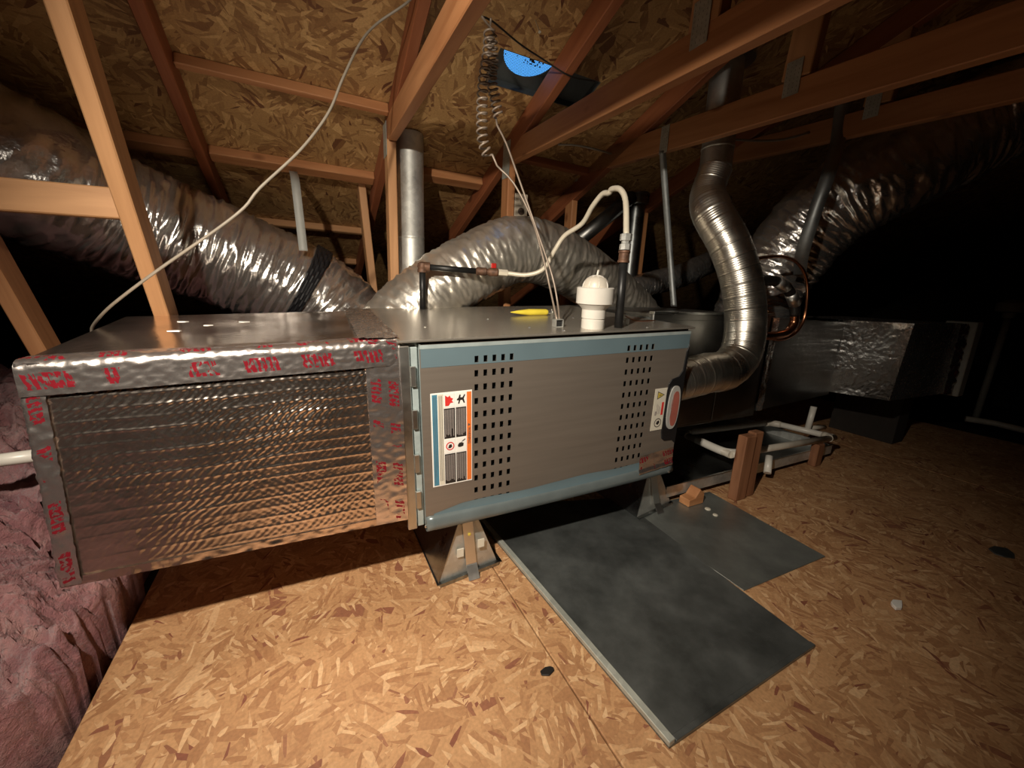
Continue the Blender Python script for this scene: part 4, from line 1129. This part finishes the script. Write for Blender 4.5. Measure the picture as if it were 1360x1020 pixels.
leg('pipe_run', D, C_); leg('pipe_run', C_, B, 'white_pvc'); leg('pipe_run', B, A)
leg('pipe_run', D, A, 'grimy_pvc')
dd = (A-D).normalized(); ee = (B-A).normalized()
tube('elbow', [A-dd*.20, A-dd*.06, A-dd*.02+ee*.02, A+ee*.07], .0195, 'white_pvc', pf, 18)
for p, q_, r_ in ((B, A, C_), (C_, B, D), (D, C_, A)):
    u1 = (q_-p).normalized()*.05; u2 = (r_-p).normalized()*.05
    tube('elbow', [p+u1, p+u1*.3+u2*.3, p+u2], .0195, 'grimy_pvc', pf, 16)
sb = U(1072, 572, 2, ZP); stp = U(1081, 540, 1, sb.y)
tube('riser', [sb, (stp.x+.0, sb.y, stp.z)], .0155, 'white_pvc', pf, 16, straight=True)
leg('stub', sb+Vector((.03, .02, .005)), sb+Vector((.16, -.01, .005)), 'grimy_pvc', .013)
leg('pipe_leg', Vector((2.42, 1.03, .02)), Vector((2.42, 1.03, ZP)), 'grimy_pvc', .014)
# wooden stub posts
bb = U(985, 668, 2, 0); 
wb_ = thing('wood_post', 'doubled short stud standing in front of the white drain pipe', 'wood post', (1.62, .90, 0))
zt_ = U(1000, 585, 1, .90).z
px0 = U(968, 655, 2, 0).x; 
b0 = U(978, 664, 2, 0); b1 = U(1008, 668, 2, 0)
beam('stud', (b0.x+.012, b0.y+.01, 0), (b0.x+.018, b0.y+.014, zt_), .070, .040, 'old_wood', wb_, Vector((0, 1, 0)), .004)
beam('stud', (b0.x+.083, b0.y+.016, 0), (b0.x+.086, b0.y+.022, zt_+.006), .058, .038, 'old_wood', wb_, Vector((0, 1, 0)), .004)
pw = U(1090, 600, 2, 0)
o = beam('wood_post', (2.36, 1.015, 0), (2.36, 1.015, ZP-.017), .06, .038, 'old_wood', None, Vector((0, 1, 0)), .004); tag(o, 'short wood block propping the far corner of the drain pipe', 'wood post')
bk = U(930, 660, 2, .004) - Vector((.085, .062, 0))
o = prism('wood_block', [(bk.x-.04, bk.y+.02, .004), (bk.x+.05, bk.y+.02, .004), (bk.x+.05, bk.y+.02, .05), (bk.x+.02, bk.y+.02, .075), (bk.x-.005, bk.y+.02, .04), (bk.x-.04, bk.y+.02, .035)], (0, .05, 0), 'fir', bev=.003)
tag(o, 'broken stepped wood offcut at the back of the small metal sheet', 'wood block')
w0 = U(1018, 640, 2, .03)
t = thing('pvc_offcut', 'small white plastic offcut leaning by the doubled stud', 'pipe offcut', w0)
tube('offcut', [w0+Vector((.03, .02, .03)), w0+Vector((.075, .05, .095))], .016, 'white_pvc', t, 14, straight=True)
# loose bits
for k, (x, y, r, mm, lab_) in enumerate(((1190, 806, .022, 'label_white', 'crumpled foil scrap on the floor at right'), (728, 891, .018, 'cable_black', 'small dark rubber scrap beside the floor board seam'),  # glint of the foil scrap painted as plain white
                                 (1075, 612, .012, 'label_white', 'shiny scrap under the drain pipe corner'), (1330, 735, .045, 'sheet_steel', 'thin dark metal offcut at far right on the floor'))):
    p = U(x, y, 2, 0); vs = []
    n = 7
    pts = [p+Vector((math.cos(2*PI*i/n)*r*random.uniform(.7, 1.5), math.sin(2*PI*i/n)*r*random.uniform(.4, .8), .001)) for i in range(n)]
    o = prism('scrap', pts, (0, 0, .004 if k != 0 else .010), mm, bev=.0012); tag(o, lab_, 'scrap')
wp = [U(1282, 556, 2, .02), U(1320, 562, 2, .02), U(1375, 575, 2, .02)]
tag(tube('pvc_pipe', wp, .022, 'grimy_pvc', None, 12, straight=True), 'pale pipe lying on the floor at the far right edge', 'pipe')
vq = UD(1342, 412, 2.9)
t = thing('vent_tee', 'dim white plastic vent cap on a pipe at the far right', 'pipe', (vq.x, vq.y, 0))
tube('riser', [(vq.x, vq.y, 0), (vq.x, vq.y, vq.z)], .02, 'panel_grey', t, 14, straight=True)
lathe('cap', [(.022, -.06), (.03, -.055), (.035, -.02), (.075, -.01), (.078, .05), (.05, .06), (.03, .075)], vq, (0, 0, 1), 'panel_grey', t, 24)
tag(tube('pvc_pipe', [U(-60, 618, 1, 1.22), U(2, 611, 1, 1.22), U(70, 602, 1, 1.22)], .0145, 'white_pvc', None, 14, straight=True), 'white pipe poking out of the pink insulation at left', 'pipe')

# ------------------------------------------------------------------ pink insulation left of the board floor
def wool(name, label, x0, x1, y0, y1, hf, nx, ny, seed):
    vs, fs = [], []
    for j in range(ny+1):
        for i in range(nx+1):
            x = x0+(x1-x0)*i/nx; y = y0+(y1-y0)*j/ny
            z = hf(x, y)
            p = Vector((x*3.2, y*3.2, seed))
            w_ = Vector((noise.noise(p*1.7), noise.noise(p*1.7+Vector((5, 5, 5))), 0))*.7
            p = p+w_
            z += .08*noise.noise(p) + .05*(1-2*abs(noise.noise(p*2.3))) + .035*(1-2*abs(noise.noise(p*5))) + .022*(1-2*abs(noise.noise(p*11)))+.012*(1-2*abs(noise.noise(p*24)))+.007*noise.noise(p*45)
            ox = .02*noise.noise(p*5+Vector((9, 0, 0))); oy = .02*noise.noise(p*5+Vector((0, 9, 0)))
            if i == nx: z, ox, oy = -.09, 0, 0
            vs.append((x+ox, y+oy, max(z, -.095)))
    for j in range(ny):
        for i in range(nx):
            k = j*(nx+1)+i; fs.append((k, k+1, k+nx+2, k+nx+1))
    return tag(mesh_obj(name, vs, fs, 'pink_wool', None, True), label, 'insulation', 'pink fibreglass beside the board floor')
def hf(x, y):
    d = -.46-x
    return min(.40, -.03+.075*min(1, d/.03)+.62*max(0, d-.04)) + .10*min(1, max(0, (y-.85)/.45))*min(1, d/.12)
wool('insulation_batt', 'lumpy pink fibreglass insulation filling the lower left corner', -1.7, -.462, -.3, 1.28, hf, 260, 330, 3)
wool('insulation_batt', 'dim pink fibreglass insulation heaped behind the plenum at left', -2.2, -.515, 1.285, 2.6, lambda x, y: min(.34, hf(x, y)), 150, 130, 8)
